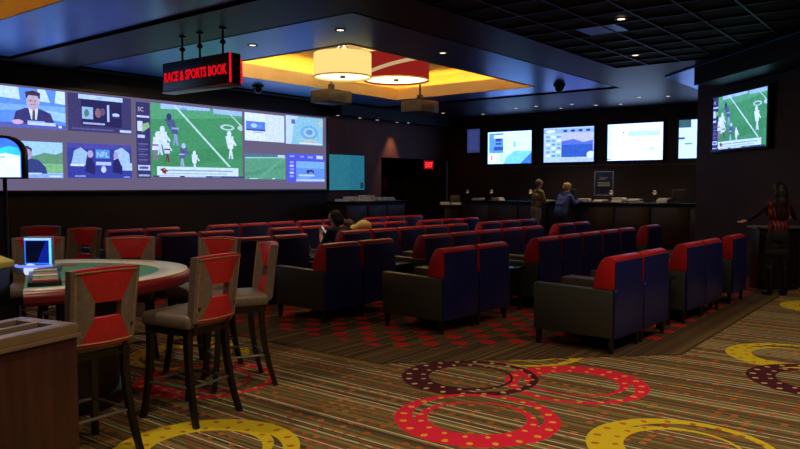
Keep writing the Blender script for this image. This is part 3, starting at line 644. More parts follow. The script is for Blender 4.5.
for i, (x, y) in enumerate([(18.16, 10.03), (18.05, 9.35), (18.94, 9.03), (18.2, 8.36), (18.83, 7.95), (19.0, 7.32), (17.8, 6.4), (18.04, 5.77), (19.04, 11.65), (18.04, 12.45)]):
    downlight(x, y, ZC, 85 if i in (1, 3, 6) else 0, 'small recessed downlight in the dark ceiling above the betting counter', 'betting counter downlights')
for i, (x, y) in enumerate([(14.35, 13.33), (15.25, 13.33), (16.0, 13.33), (16.95, 13.36), (17.3, 13.2)]):
    downlight(x, y, 3.5, [4, 0, 8, 210, 0][i], 'small recessed downlight in the bulkhead above the teal display', 'bulkhead downlights', cone=62, col=(1, .58, .26))
for (x, y) in [(1.5, 0.0), (1.2, 2.2), (3.4, -0.4), (3.4, 1.6), (5.4, 0.4), (7.6, -0.2), (9.9, 0.2), (2.3, 4.9), (6.0, 2.0)]:
    downlight(x, y, ZC - 0.004, LAMP_FLOOR if (x, y) != (6.0, 2.0) else LAMP_FLOOR * .6, 'recessed downlight in the dark ceiling over the striped carpet', 'gaming floor downlights', cone=125, col=(1, .84, .58))
# ================================================================== CLUB CHAIRS
m_red = mat('red_leather', rgb(184, 24, 30), 0.38, nscale=40, namt=0.12, bump=0.08)
m_navy = mat('navy_leather', rgb(20, 23, 82), 0.4, nscale=40, namt=0.12, bump=0.08)
m_olive = mat('dark_olive_leather', rgb(46, 48, 43), 0.48, nscale=40, namt=0.12, bump=0.08)
m_taupe = mat('taupe_leather', rgb(96, 88, 74), 0.48, nscale=40, namt=0.12, bump=0.08)
m_leg = mat('espresso_leg_wood', rgb(20, 13, 12), 0.35, nscale=14, namt=0.3, stretch=(4, 4, 0.6))

def make_chair():
    t = thing('club_chair', 'club chair', 'chair')
    for s in (-1, 1):
        bm = bmesh.new()
        prism(bm, [(-.36, .15), (.48, .15), (.495, .60), (.48, .625), (-.36, .605)], 0, min(s * .325, s * .235), max(s * .325, s * .235), 0.014)
        to_obj('arm', bm, m_olive, t)
    bm = bmesh.new(); box(bm, -.234, .234, -.34, .455, .15, .30, .01); to_obj('seat_base', bm, m_olive, t)
    bm = bmesh.new(); box(bm, -.233, .233, -.20, .485, .30, .46, .035, seg=3); to_obj('seat_cushion', bm, m_taupe, t)
    bm = bmesh.new()
    prism(bm, [(-.365, .607), (-.14, .607), (-.15, .70), (-.175, .79), (-.21, .865), (-.245, .91), (-.29, .928), (-.345, .922), (-.365, .90)], 0, -.298, .298, 0.016)
    prism(bm, [(-.33, .31), (-.11, .31), (-.13, .612), (-.33, .612)], 0, -.232, .232, 0.01)
    to_obj('back_cushion', bm, m_red, t)
    bm = bmesh.new(); prism(bm, [(-.318, .15), (.318, .15), (.318, .60), (.292, .615), (.292, .882), (-.292, .882), (-.292, .615), (-.318, .60)], 1, -.388, -.366, 0.005); to_obj('rear_panel', bm, m_navy, t)
    for sx in (-1, 1):
        for sy in (-1, 1):
            bm = bmesh.new(); M = Matrix.Translation((sx * .285, .44 if sy > 0 else -.33, 0))
            prism(bm, [(-.016, 0), (.016, 0), (.03, .152), (-.03, .152)], 1, -.02, .02, 0.003, 0, M); to_obj('leg', bm, m_leg, t)
    return t
rows = [  # first x, y there, slope, pitch, count, row words, block words
    ('rear row', -.045, [(6.54, 2.53, .695, 2), (8.56, 2.465, .665, 2), (10.36, 2.39, .62, 1)]),
    ('second row from rear', -.03, [(6.29, 4.31, .685, 2), (8.35, 4.25, .652, 5), (12.10, 4.14, .65, 1)]),
    ('third row from rear', -.03, [(5.98, 5.75, .645, 2), (7.84, 5.69, .672, 5), (11.72, 5.58, .65, 2)]),
    ('fourth row from rear', -.06, [(5.98, 7.3, .64, 2), (7.88, 7.19, .64, 5), (11.45, 6.97, .65, 3)]),
    ('fifth row from rear', -.09, [(5.9, 8.81, .64, 2), (7.80, 8.63, .64, 2), (9.13, 8.52, .64, 3), (11.40, 8.31, .64, 3)]),
    ('front row by projection screen', -.04, [(5.87, 10.16, .645, 2), (7.68, 10.08, .655, 3), (9.71, 10.0, .66, 2), (11.6, 9.93, .655, 3)])]
block_words = {3: ['block nearest gaming tables', 'middle block', 'block nearest betting counter'],
               4: ['block nearest gaming tables', 'second block', 'third block', 'block nearest betting counter']}
ordw = ['first', 'second', 'third', 'fourth', 'fifth']
chair0 = make_chair(); used = False
for rw, sl, blocks in rows:
    for bi, (x0, y0, p, n) in enumerate(blocks):
        for i in range(n):
            c = copy_tree(chair0) if used else chair0; used = True
            cx = x0 + p * (i + .5); y = y0 + sl * p * (i + .5)
            c.rotation_euler = (0, 0, math.atan(sl)); c.location = (cx + .388 * sl, y + .388, 0.006)
            bw = block_words[len(blocks)][bi]
            which = ('only chair' if n == 1 else ordw[i] + ' toward counter')
            c['label'] = 'red-topped navy club chair, %s, %s, %s' % (rw, bw, which)
            c.scale = (p / .662, 1, 1)
            c['group'] = 'club chairs in lounge rows'
# end tables in the gaps between the blocks
m_tabletop = mat('black_laminate', rgb(18, 18, 24), 0.22, nscale=20, namt=0.1)
def end_table(x, y, rz, label, w=.40):
    t = thing('end_table', label, 'table', (x, y, 0.006), rz, 'end tables between chair blocks')
    bm = bmesh.new(); box(bm, -w / 2, w / 2, -.28, .28, .53, .565, .008); to_obj('table_top', bm, m_tabletop, t)
    bm = bmesh.new(); box(bm, -w / 2 + .04, w / 2 - .04, -.24, .24, .40, .53); to_obj('apron', bm, m_leg, t, smooth=False)
    for sx in (-1, 1):
        for sy in (-1, 1):
            bm = bmesh.new(); box(bm, sx * (w / 2 - .055) - .02, sx * (w / 2 - .055) + .02, sy * .22 - .02, sy * .22 + .02, 0, .41, .003); to_obj('leg', bm, m_leg, t)
    return t
for x, y, w, lb in [(8.23, 2.85, .40, 'low black end table in the rear row of club chairs'), (10.06, 2.78, .38, 'low black end table before the lone rear row chair'),
                    (8.0, 4.68, .50, 'low black end table in the second row from the rear'), (7.55, 6.1, .44, 'low black end table in the third row from the rear'),
                    (7.57, 7.62, .46, 'low black end table beside the person holding a phone'), (7.48, 9.05, .42, 'low black end table in the fifth row from the rear')]:
    end_table(x, y, -.05, lb, w)
ch = thing('card_holder', 'small white printed card holder on the end table by the phone user', 'card holder', (7.5, 7.55, .571), 0.5)
bm = bmesh.new(); box(bm, -.12, .12, -.05, .05, 0, .02, .003); prism(bm, [(-.01, .015), (.012, .015), (.03, .15), (.02, .15)], 0, -.12, .12); to_obj('stand', bm, mat('clear_grey_plastic', rgb(120, 120, 118), 0.25, nscale=20, namt=0.1), ch)
bm = bmesh.new()
for k in range(3): box(bm, -.10, .02 + .03 * k, -.012 + .006 * k, -.008 + .006 * k, .04 + .035 * k, .052 + .035 * k)
to_obj('print_lines', bm, m_black, ch, smooth=False)

# ================================================================== BAR STOOLS
m_sgrey = mat('stool_grey_leather', rgb(118, 100, 88), 0.42, nscale=40, namt=0.15, bump=0.08)
m_sred = mat('stool_red_leather', rgb(190, 36, 36), 0.4, nscale=40, namt=0.12, bump=0.08)
m_pip = mat('tan_piping', rgb(168, 124, 86), 0.5, nscale=40, namt=0.1)
def bpt(u, v, t=0.0):
    return Vector((.215 * u * (1 - .03 * (1 - v)), -.215 - .045 * (1 - u * u) - .055 * (v * .5 + .5) - t, .917 + .226 * v - .012 * u * u * (v > .5)))
def back_panel(quad, m, parent):
    bm = bmesh.new(); NU, NV = 8, 4; T = .055; g = {}
    for k, t in ((0, -T / 2), (1, T / 2)):
        for i in range(NU + 1):
            for j in range(NV + 1):
                a, b = i / NU, j / NV
                u = (quad[0][0] * (1 - a) + quad[1][0] * a) * (1 - b) + (quad[3][0] * (1 - a) + quad[2][0] * a) * b
                v = (quad[0][1] * (1 - a) + quad[1][1] * a) * (1 - b) + (quad[3][1] * (1 - a) + quad[2][1] * a) * b
                puff = .007 * math.sin(PI * a) * math.sin(PI * b) * (1 if k else -1)
                g[k, i, j] = bm.verts.new(bpt(u, v, t + puff))
    for k in (0, 1):
        for i in range(NU):
            for j in range(NV): bm.faces.new((g[k, i, j], g[k, i + 1, j], g[k, i + 1, j + 1], g[k, i, j + 1]))
    rim = [(i, 0) for i in range(NU)] + [(NU, j) for j in range(NV)] + [(i, NV) for i in range(NU, 0, -1)] + [(0, j) for j in range(NV, 0, -1)]
    for q, r in zip(rim, rim[1:] + rim[:1]): bm.faces.new((g[0, q[0], q[1]], g[0, r[0], r[1]], g[1, r[0], r[1]], g[1, q[0], q[1]]))
    return to_obj('back_panel', bm, m, parent)
def make_stool():
    t = thing('bar_stool', 'bar stool', 'stool')
    bm = bmesh.new(); box(bm, -.225, .225, -.225, .225, .645, .745, .035, seg=3); to_obj('seat', bm, m_sgrey, t)
    bm = bmesh.new(); box(bm, -.20, .20, -.20, .20, .60, .645); to_obj('seat_frame', bm, m_leg, t, smooth=False)
    hu, h0, h1 = .40, -.28, .12
    back_panel([(-hu, h1), (hu, h1), (.86, 1), (-.86, 1)], m_sred, t)
    back_panel([(-.80, -1), (.80, -1), (hu, h0), (-hu, h0)], m_sred, t)
    for s in (-1, 1): back_panel([(s * hu, h0), (s * .80, -1), (s * 1.0, -1), (s * 1.0, 1)] if 0 else [(s * .80, -1), (s * 1.0, -1), (s * 1.0, 1), (s * .86, 1)], m_sgrey, t)
    for s in (-1, 1): back_panel([(s * hu, h0), (s * .80, -1), (s * .86, 1), (s * hu, h1)], m_sgrey, t)
    for tt in (-.03, .03):
        bm = bmesh.new(); pts = []
        for k in range(12): pts.append(bpt(-.9 + 1.8 * k / 12, .92, tt))
        for k in range(8): pts.append(bpt(.9 , .92 - 1.84 * k / 8, tt))
        for k in range(12): pts.append(bpt(.9 - 1.8 * k / 12, -.92, tt))
        for k in range(8): pts.append(bpt(-.9, -.92 + 1.84 * k / 8, tt))
        tube(bm, pts, .005, 5, True); to_obj('piping', bm, m_pip, t)
    for s in (-1, 1):
        bm = bmesh.new(); rod(bm, (s * .15, -.20, .62), (s * .17, -.265, .80), .018, .014); to_obj('back_bracket', bm, m_leg, t)
    for sx in (-1, 1):
        for sy in (-1, 1):
            bm = bmesh.new(); top = Vector((sx * .18, sy * .17, .62)); prev = None
            for k in range(6):
                f = k / 5; h = .022 - .005 * f
                c = Vector((sx * (.18 + .035 * f * f), sy * (.17 + (.10 if sy < 0 else .05) * f * f), .62 * (1 - f)))
                rg = [bm.verts.new(c + Vector((a * h, b * h, 0))) for a, b in ((-1, -1), (1, -1), (1, 1), (-1, 1))]
                if prev:
                    for q in range(4): bm.faces.new((prev[q], prev[(q + 1) % 4], rg[(q + 1) % 4], rg[q]))
                else: bm.faces.new(rg)
                prev = rg
            bm.faces.new(prev[::-1]); to_obj('leg', bm, m_leg, t)
    m_fr = mat('brushed_footrest', rgb(120, 110, 100), 0.35, 0.6, nscale=20, namt=0.1)
    for a, b in (((-.195, -.20), (.195, -.20)), ((-.195, .19), (.195, .19)), ((-.195, -.20), (-.195, .19)), ((.195, -.20), (.195, .19))):
        bm = bmesh.new(); rod(bm, (a[0], a[1], .25), (b[0], b[1], .25), .011); to_obj('footrest', bm, m_fr, t)
    return t
stools = [  # x, y, facing angle (deg, direction of the sitter), label
    (2.18, 4.13, 92, 'red and grey bar stool at the table, next to the wooden console'),
    (3.02, 4.24, 100, 'red and grey bar stool standing clear of the table, over a yellow carpet ring'),
    (3.74, 4.62, 154, 'red and grey bar stool at the table, over a red carpet ring'),
    (3.86, 5.22, 195, 'red and grey bar stool at the table, between two stools facing the dealer'),
    (3.50, 5.78, 232, 'red and grey bar stool facing the dealer across the far rim of the table'),
    (2.98, 6.36, 240, 'red and grey bar stool behind the small lit screen'),
    (2.62, 6.92, 240, 'red and grey bar stool behind the arched lit sign'),
    (3.78, 8.15, 225, 'red and grey bar stool at the second gaming table, facing its dealer'),
    (3.86, 7.55, 200, 'red and grey bar stool at the second gaming table, at its rounded end')]
st0 = make_stool()
for i, (x, y, a, lb) in enumerate(stools):
    s = st0 if i == 0 else copy_tree(st0)
    s.location = (x, y, 0.0); s.rotation_euler = (0, 0, math.radians(a - 90)); s['label'] = lb; s['group'] = 'bar stools around the gaming tables'

# ================================================================== GAMING TABLES
m_rail = mat('red_padded_rail', rgb(120, 18, 26), 0.35, nscale=40, namt=0.12)
m_white = mat('pearl_table_rim', rgb(232, 226, 214), 0.3, nscale=12, namt=0.06)
m_felt = mat('teal_felt', rgb(84, 150, 138), 0.9, nscale=80, namt=0.1)
m_print = mat('red_felt_print', rgb(170, 52, 44), 0.9, nscale=60, namt=0.1)
def darc(rx, ry, n=40, y0=0.0): return [(-rx * math.cos(PI * k / n), y0 - ry * math.sin(PI * k / n)) for k in range(n + 1)]
def game_table(x, y, rz, label):
    t = thing('gaming_table', label, 'table', (x, y, 0), rz)
    bm = bmesh.new(); prism(bm, darc(.93, 1.07) , 2, .86, .94); to_obj('table_bed', bm, m_wood_dk, t)
    bm = bmesh.new(); tube(bm, [(p[0], p[1], .915) for p in darc(.975, 1.115)], .05, 10); to_obj('padded_rail', bm, m_rail, t)
    bm = bmesh.new(); a, b = darc(.99, 1.13), darc(.80, .92)
    for i in range(40):
        q = [bm.verts.new((p[0], p[1], z)) for p, z in ((a[i], .968), (a[i + 1], .968), (b[i + 1], .958), (b[i], .958))]; bm.faces.new(q)
    bmesh.ops.remove_doubles(bm, verts=bm.verts, dist=1e-4)
    o = to_obj('pearl_rim', bm, m_white, t); sm = o.modifiers.new('thick', 'SOLIDIFY'); sm.thickness = .018; sm.offset = -1
    bm = bmesh.new(); prism(bm, darc(.81, .93), 2, .94, .955); to_obj('felt', bm, m_felt, t, smooth=False)
    bm = bmesh.new()
    for k in range(5):
        an = PI * (k + .75) / 5.5; c = Vector((-.58 * math.cos(an), -.68 * math.sin(an), 0))
        prism(bm, [(-.075, -.05), (.075, -.05), (.075, .05), (-.075, .05)], 2, .9555, .957, 0, 0, Matrix.Translation(c) @ Matrix.Rotation(an - PI / 2, 4, 'Z'))
    to_obj('betting_spots', bm, m_print, t, smooth=False)
    bm = bmesh.new(); box(bm, -.74, -.04, -.22, -.02, .955, .985, .006); tr = to_obj('chip_tray', bm, m_black, t)
    cm = [mat('chip_red', rgb(150, 30, 34), 0.4, nscale=30, namt=.1), mat('chip_green', rgb(40, 110, 70), 0.4, nscale=30, namt=.1), mat('chip_black', rgb(30, 30, 34), 0.4, nscale=30, namt=.1), mat('chip_white', rgb(200, 196, 186), 0.4, nscale=30, namt=.1)]
    for k in range(9):
        bm = bmesh.new(); rod(bm, (-.70 + .0775 * k, -.20, .985), (-.70 + .0775 * k, -.05, .985), .02, seg=12); to_obj('chip_row', bm, cm[k % 4], tr)
    bm = bmesh.new(); prism(bm, [(p[0] * .5, p[1] * .5 - .22) for p in darc(.8, .8)], 2, .10, .87); to_obj('pedestal', bm, m_wood_dk, t)
    bm = bmesh.new(); prism(bm, [(p[0] * .62, p[1] * .62 - .18) for p in darc(.8, .8)], 2, 0, .10, .01); to_obj('plinth', bm, m_black, t)
    return t
game_table(2.43, 5.35, math.radians(64.5), 'D-shaped teal felt gaming table with red padded rail and bar stools')
game_table(2.4, 8.75, math.radians(75), 'second D-shaped gaming table beyond the first, toward the projection screen')

dv = thing('shuffler', 'small lit screen device with blue glowing frame on the gaming table', 'device', (2.56, 5.42, .958), math.radians(128 - 180))
m_dev = mat('silver_device', rgb(150, 156, 170), 0.35, 0.2, nscale=20, namt=.08)
bm = bmesh.new(); box(bm, -.13, .13, -.12, .10, 0, .055, .012); to_obj('base', bm, m_dev, dv)
bm = bmesh.new(); box(bm, -.11, .11, -.01, .02, .05, .265, .008); to_obj('screen_housing', bm, m_dev, dv)
picture('screen_picture', dv, (-.10, -.011, .06), (.20, 0, 0), (0, 0, .195), [('r', 0, 0, 1, 1, (40, 120, 220)), ('r', .04, .05, .90, .90, (7, 9, 24)), ('p', [(.45, .05), (.90, .05), (.90, .9), (.8, .9)], (14, 28, 110)), ('r', .92, 0, 1, 1, (130, 220, 230)), ('r', 0, .92, 1, 1, (170, 200, 250))], 1.3)
bm = bmesh.new(); lathe(bm, [(0, 0), (.045, 0), (.05, .02), (.03, .03), (0, .03)], 18, Matrix.Translation((.01, -.13, .03)) @ Matrix.Rotation(PI / 2, 4, 'X'), close=False); to_obj('glowing_knob', bm, emit((190, 205, 250), 1.2), dv)
bm = bmesh.new(); tube(bm, [(.13 * math.cos(a), -.07 - .09 * math.sin(a), .058) for a in [PI * k / 10 for k in range(11)]], .01, 6); to_obj('light_ring', bm, emit((120, 140, 250), 1.1), dv)

# arched lit sign on a pole
ls = thing('limit_sign', 'arched lit sign with blue top on a dark pole behind the gaming table', 'sign', (2.285, 5.31, .0), math.radians(128 - 180))
def arch(w, h, n=14): return [(-w, 0), (w, 0)] + [(w * math.cos(PI * k / n), h - w * .85 + w * .85 * math.sin(PI * k / n)) for k in range(n + 1)]
bm = bmesh.new(); rod(bm, (0, .0, 0), (0, .0, 1.68), .014, seg=10); to_obj('pole', bm, m_black, ls)
bm = bmesh.new(); lathe(bm, [(0, 0), (.12, 0), (.12, .015), (.02, .03), (0, .03)], 18, close=False); to_obj('base', bm, m_black, ls)
bm = bmesh.new(); prism(bm, arch(.155, .305), 1, -.03, .03, .006, 0, Matrix.Translation((0, 0, 1.65))); to_obj('casing', bm, m_black, ls)
aw = .135; pts = [(p[0], p[1] + .012) for p in arch(.135, .272)]
picture('lit_face', ls, (-.135, -.031, 1.662), (.27, 0, 0), (0, 0, .272),
        [('p', [((p[0] + .135) / .27, (p[1] - .012) / .272) for p in pts], (70, 120, 250)), ('p', [(.03, .0), (.97, .0), (.99, .60), (.93, .74), (.7, .8), (.4, .72), (.1, .76), (.01, .6)], (60, 200, 226)),
         ('p', [(.02, .0), (.98, .0), (.98, .54), (.6, .62), (.3, .54), (.02, .62)], (236, 250, 250)), ('r', .46, .5, .6, .53, (90, 150, 170))], 1.4)

# pit stand with a slanted yellow top (only its corner is in view)
ps = thing('pit_stand', 'black pit stand with a slanted yellow top beside the gaming table', 'stand', (1.75, 4.70, 0), math.radians(30))
bm = bmesh.new(); box(bm, -.2, .2, -.18, .18, 0, 1.10, .01); to_obj('body', bm, m_black, ps)
bm = bmesh.new(); prism(bm, [(-.2, 1.10), (.2, 1.10), (.2, 1.26), (-.2, 1.14)], 0, -.22, .22, .008); to_obj('slanted_top', bm, mat('yellow_placard', rgb(196, 180, 90), 0.5, nscale=20, namt=.1), ps)

# wooden console in the foreground
wc = thing('wooden_console', 'dark wood console with a pale metal slotted top beside a bar stool', 'console', (1.6, 3.04, 0), math.radians(13))
m_cwood = mat('reddish_console_wood', rgb(62, 32, 22), 0.35, nscale=5, namt=0.3, stretch=(7, 7, 0.5))
bm = bmesh.new(); box(bm, -.9, -.005, .005, .36, .0, .955, .004); to_obj('body', bm, m_cwood, wc)
m_ctop = mat('pale_console_metal', rgb(140, 116, 92), 0.3, 0.4, nscale=12, namt=.08)
bm = bmesh.new()
for b in ((-.91, 0, 0, .07), (-.91, 0, .17, .20), (-.91, 0, .31, .365), (-.07, 0, .07, .17), (-.07, 0, .20, .31), (-.91, -.84, .07, .17), (-.91, -.84, .20, .31)): box(bm, b[0], b[1], b[2], b[3], .955, 1.0, .003)
to_obj('top_frame', bm, m_ctop, wc)
bm = bmesh.new(); box(bm, -.84, -.07, .07, .17, .956, .968); box(bm, -.84, -.07, .20, .31, .956, .968); to_obj('slot_floor', bm, m_black, wc, smooth=False)
bm = bmesh.new(); box(bm, -.92, .01, -.006, .37, .94, .957, .003); to_obj('metal_band', bm, m_ctop, wc)

# ================================================================== BETTING COUNTER
m_cfront = mat('counter_front_wood', rgb(48, 26, 20), 0.45, nscale=5, namt=0.3, stretch=(5, 5, 0.5))
bc = thing('betting_counter', 'long dark betting counter below the wall televisions', 'counter', (18.2, 8.1, 0.006))
Lc = 3.78
bm = bmesh.new(); box(bm, 0.08, .8, -Lc, Lc, 0.1, 1.12); to_obj('body', bm, m_wood_dk, bc, smooth=False)
for k in range(8):
    bm = bmesh.new(); y0 = -Lc + k * 2 * Lc / 8; box(bm, .055, .085, y0 + .03, y0 + 2 * Lc / 8 - .03, .16, 1.04, .008); to_obj('front_panel', bm, m_cfront, bc)
bm = bmesh.new(); box(bm, -.06, .85, -Lc - .02, Lc + .02, 1.12, 1.17, .01); to_obj('counter_top', bm, m_tabletop, bc)
bm = bmesh.new(); box(bm, .12, .8, -Lc, Lc, 0, .1); to_obj('plinth', bm, m_black, bc, smooth=False)
m_paper = mat('white_paper', rgb(228, 224, 214), 0.7, nscale=20, namt=.08)
m_screen_off = mat('terminal_grey', rgb(60, 60, 66), 0.4, nscale=20, namt=.1)
CT = 1.176
def papers(y, n, label, x=18.55, z=CT, w=.30, g='paper stacks on the betting counter'):
    t = thing('paper_stack', label, 'papers', (x, y, z), random.uniform(-.3, .3), g)
    for k in range(n):
        bm = bmesh.new(); d = random.uniform(-.03, .03); box(bm, -.11 + d, .11 + d, -w / 2 - d, w / 2 - d, .03 * k, .03 * k + .028, .002); to_obj('sheaf', bm, m_paper, t)
def terminal(y, label, x=18.75):
    t = thing('betting_terminal', label, 'terminal', (x, y, CT), PI / 2 , 'terminals on the betting counter')
    bm = bmesh.new(); box(bm, -.12, .12, -.1, .1, 0, .025, .005); rod(bm, (0, 0, .02), (0, 0, .12), .02); to_obj('stand', bm, m_screen_off, t)
    bm = bmesh.new(); box(bm, -.17, .17, -.02, .02, .08, .34, .008); to_obj('monitor', bm, m_screen_off, t)
    bm = bmesh.new(); box(bm, -.15, .15, .02, .023, .1, .32); to_obj('rear_plate', bm, m_black, t, smooth=False)
def desk_lamp(y, label, x=18.6):
    t = thing('desk_lamp', label, 'lamp', (x, y, CT), 0, 'small lamps on the betting counter')
    bm = bmesh.new(); lathe(bm, [(0, 0), (.07, 0), (.07, .02), (0, .025)], 14, close=False); to_obj('base', bm, m_trim, t)
    bm = bmesh.new(); tube(bm, [(0, 0, .02), (0, 0, .2), (.02, 0, .28), (.07, 0, .30)], .01, 6); to_obj('neck', bm, m_trim, t)
    bm = bmesh.new(); lathe(bm, [(.06, .22), (.03, .31), (.0, .32)], 14, Matrix.Translation((.07, 0, 0)), close=False); to_obj('lamp_shade', bm, mat('bone_shade', rgb(200, 180, 150), 0.5, nscale=20, namt=.1), t)
    bm = bmesh.new(); ellipsoid(bm, (.07, 0, .235), (.025, .025, .03), seg=10); to_obj('bulb', bm, emit((255, 226, 180), 1.4), t)
for y, n, lb in [(11.5, 2, 'low white paper stack near the doorway end of the betting counter'), (10.80, 3, 'white paper stack by the second lamp of the betting counter'), (8.09, 3, 'white paper stack just past the person in blue on the counter'),
                 (7.68, 2, 'low white paper stack before the framed notice'), (7.16, 4, 'tall white paper stack behind the framed notice lamp'), (6.74, 3, 'white paper stack midway between two counter lamps'), (5.96, 4, 'white paper stack by the last lamp of the counter')]:
    papers(y, n, lb)
for y, lb in [(11.97, 'small lamp at the doorway end of the betting counter'), (11.12, 'small lamp beside a white paper stack near the doorway end'), (9.82, 'small lamp left of the person in olive at the counter'), (7.42, 'small lamp next to the framed notice on the counter'), (6.26, 'small lamp next to the last paper stack on the counter')]:
    desk_lamp(y, lb)
for y, lb in [(5.67, 'dark betting terminal at the angled wall end of the counter'), (8.62, 'dark betting terminal in front of the person in blue')]: terminal(y, lb)
fn = thing('framed_notice', 'tall framed glass notice standing on the betting counter', 'notice', (18.9, 7.72, CT), -PI / 2)
bm = bmesh.new()
for b in ((-.27, .27, .80, .83), (-.27, .27, .16, .19), (-.27, -.245, .19, .80), (.245, .27, .19, .80)): box(bm, b[0], b[1], -.012, .012, b[2], b[3], .003)
to_obj('frame', bm, mat('blue_grey_metal', rgb(110, 116, 150), 0.35, 0.3, nscale=20, namt=.1), fn)
bm = bmesh.new(); box(bm, -.245, .245, -.005, .005, .19, .80); to_obj('pane', bm, mat('dark_blue_glass', rgb(24, 24, 42), 0.2, nscale=10, namt=.1), fn, smooth=False)
bm = bmesh.new(); box(bm, -.2, .2, -.1, .1, 0, .02, .004); rod(bm, (0, 0, .02), (0, 0, .17), .015); to_obj('stand', bm, m_trim, fn)
bm = bmesh.new()
for a, b, z, h in ((-.17, .17, .42, .05), (-.17, .17, .49, .04), (-.12, .12, .64, .02), (-.14, .05, .60, .02)): box(bm, a, b, -.009, -.005, z, z + h)
to_obj('print_lines', bm, mat('pale_print', rgb(120, 120, 130), 0.6, nscale=20, namt=.1), fn, smooth=False)

# side desk below the teal display, and a small stand with brochures
sd = thing('side_desk', 'dark wooden side desk below the teal display', 'desk', (15.1, 12.85, 0.006))
bm = bmesh.new(); box(bm, -1.3, 1.2, -.3, .35, .08, 1.14); to_obj('body', bm, m_wood_dk, sd, smooth=False)
for k in range(3):
    bm = bmesh.new(); box(bm, -1.28 + .83 * k, -.5 + .83 * k, -.325, -.298, .14, 1.06, .006); to_obj('front_panel', bm, m_cfront, sd)
bm = bmesh.new(); box(bm, -1.36, 1.26, -.36, .38, 1.14, 1.19, .008); to_obj('desk_top', bm, m_tabletop, sd)
bm = bmesh.new(); box(bm, -1.25, 1.15, -.26, .3, 0, .08); to_obj('plinth', bm, m_black, sd, smooth=False)
for k, (x, y, w, n, lb) in enumerate([(14.0, 12.9, .3, 2, 'small grey paper stack at the screen end of the side desk'), (14.55, 13.0, .42, 4, 'tall pale paper stack on the side desk'), (15.1, 12.95, .4, 5, 'widest grey paper stack at the middle of the side desk'),
                                      (15.55, 13.0, .34, 3, 'grey paper stack between the middle and the end of the side desk'), (15.95, 12.9, .3, 3, 'grey paper stack at the doorway end of the side desk'), (14.75, 12.58, .3, 1, 'single white sheet at the front edge of the side desk')]):
    papers(y, n, lb, x, 1.197, w, 'papers on the side desk')
bs = thing('brochure_stand', 'dark pedestal stand holding white sheets near the counter end', 'stand', (15.65, 10.55, 0.006), math.radians(38 - 90))
bm = bmesh.new(); box(bm, -.22, .22, -.18, .18, 0, .03, .006); box(bm, -.16, .16, -.12, .12, .03, 1.05, .01); to_obj('pedestal', bm, m_wood_dk, bs)
bm = bmesh.new(); prism(bm, [(-.22, 1.05), (.22, 1.05), (.22, 1.17), (-.22, 1.10)], 0, -.30, .30, .006); to_obj('slanted_top', bm, m_tabletop, bs)
bm = bmesh.new()
for s in (-.14, .14): prism(bm, [(-.17, 1.112), (.17, 1.168), (.17, 1.176), (-.17, 1.12)], 0, s - .125, s + .125)
to_obj('white_sheets', bm, mat('bright_paper', rgb(225, 222, 214), 0.6, nscale=20, namt=.05), bs, smooth=False)
bm = bmesh.new(); box(bm, .0, .26, .10, .13, 1.16, 1.36, .006); to_obj('upright_card', bm, mat('grey_card', rgb(96, 92, 90), 0.6, nscale=20, namt=.1), bs)
pd = thing('podium', 'dark podium with a thin grey ledge in front of the angled wall', 'podium', (12.3, 2.22, 0.006), math.radians(-50))
bm = bmesh.new(); box(bm, -.30, .34, -.0, .24, 0, .94, .01); to_obj('body', bm, m_wood_dk, pd)
bm = bmesh.new(); box(bm, -.36, .40, -.05, .26, .94, .975, .006); to_obj('ledge', bm, mat('grey_ledge', rgb(120, 116, 118), 0.4, nscale=20, namt=.08), pd)
# ================================================================== PEOPLE
def make_body(name, label, loc, rz, prims, mats, vox=0.011, group=None):
    """prims: ('c',p0,r0,p1,r1,mi) tapered capsules and ('e',centre,radii,mi) ellipsoids, fused into one continuous skin"""
    bm = bmesh.new()
    for p in prims:
        if p[0] == 'c': capsule(bm, p[1], p[2], p[3], p[4], 14)
        else: ellipsoid(bm, p[1], p[2], 0, 18)
    me = bpy.data.meshes.new('tmp'); bm.to_mesh(me); bm.free()
    o = bpy.data.objects.new('tmp', me); COL.objects.link(o)
    r = o.modifiers.new('r', 'REMESH'); r.mode = 'VOXEL'; r.voxel_size = vox
    s = o.modifiers.new('s', 'SMOOTH'); s.factor = 0.5; s.iterations = 3
    dg = bpy.context.evaluated_depsgraph_get(); m2 = bpy.data.meshes.new_from_object(o.evaluated_get(dg))
    bpy.data.objects.remove(o); bpy.data.meshes.remove(me)
    n = len(m2.polygons); cen = np.empty(n * 3); m2.polygons.foreach_get('center', cen); cen = cen.reshape(-1, 3)
    best = np.full(n, 1e9); mi = np.zeros(n, int)
    for p in prims:
        if p[0] == 'c':
            a, b = np.array(p[1], float), np.array(p[3], float); d = b - a; L = max(1e-6, d @ d)
            t = np.clip(((cen - a) @ d) / L, 0, 1); dist = np.linalg.norm(cen - (a + t[:, None] * d), axis=1) - (p[2] + (p[4] - p[2]) * t)
        else:
            q = (cen - np.array(p[1])) / np.array(p[2]); k = np.linalg.norm(q, axis=1); dist = (k - 1) * min(p[2])
        u = dist < best; best[u] = dist[u]; mi[u] = p[-1]
    for m in mats: m2.materials.append(m)
    m2.polygons.foreach_set('material_index', mi.astype(np.int32)); m2.polygons.foreach_set('use_smooth', [True] * n)
    t = thing('person', label, 'person', loc, rz, group)
    o = bpy.data.objects.new('body', m2); COL.objects.link(o); o.parent = t
    return t
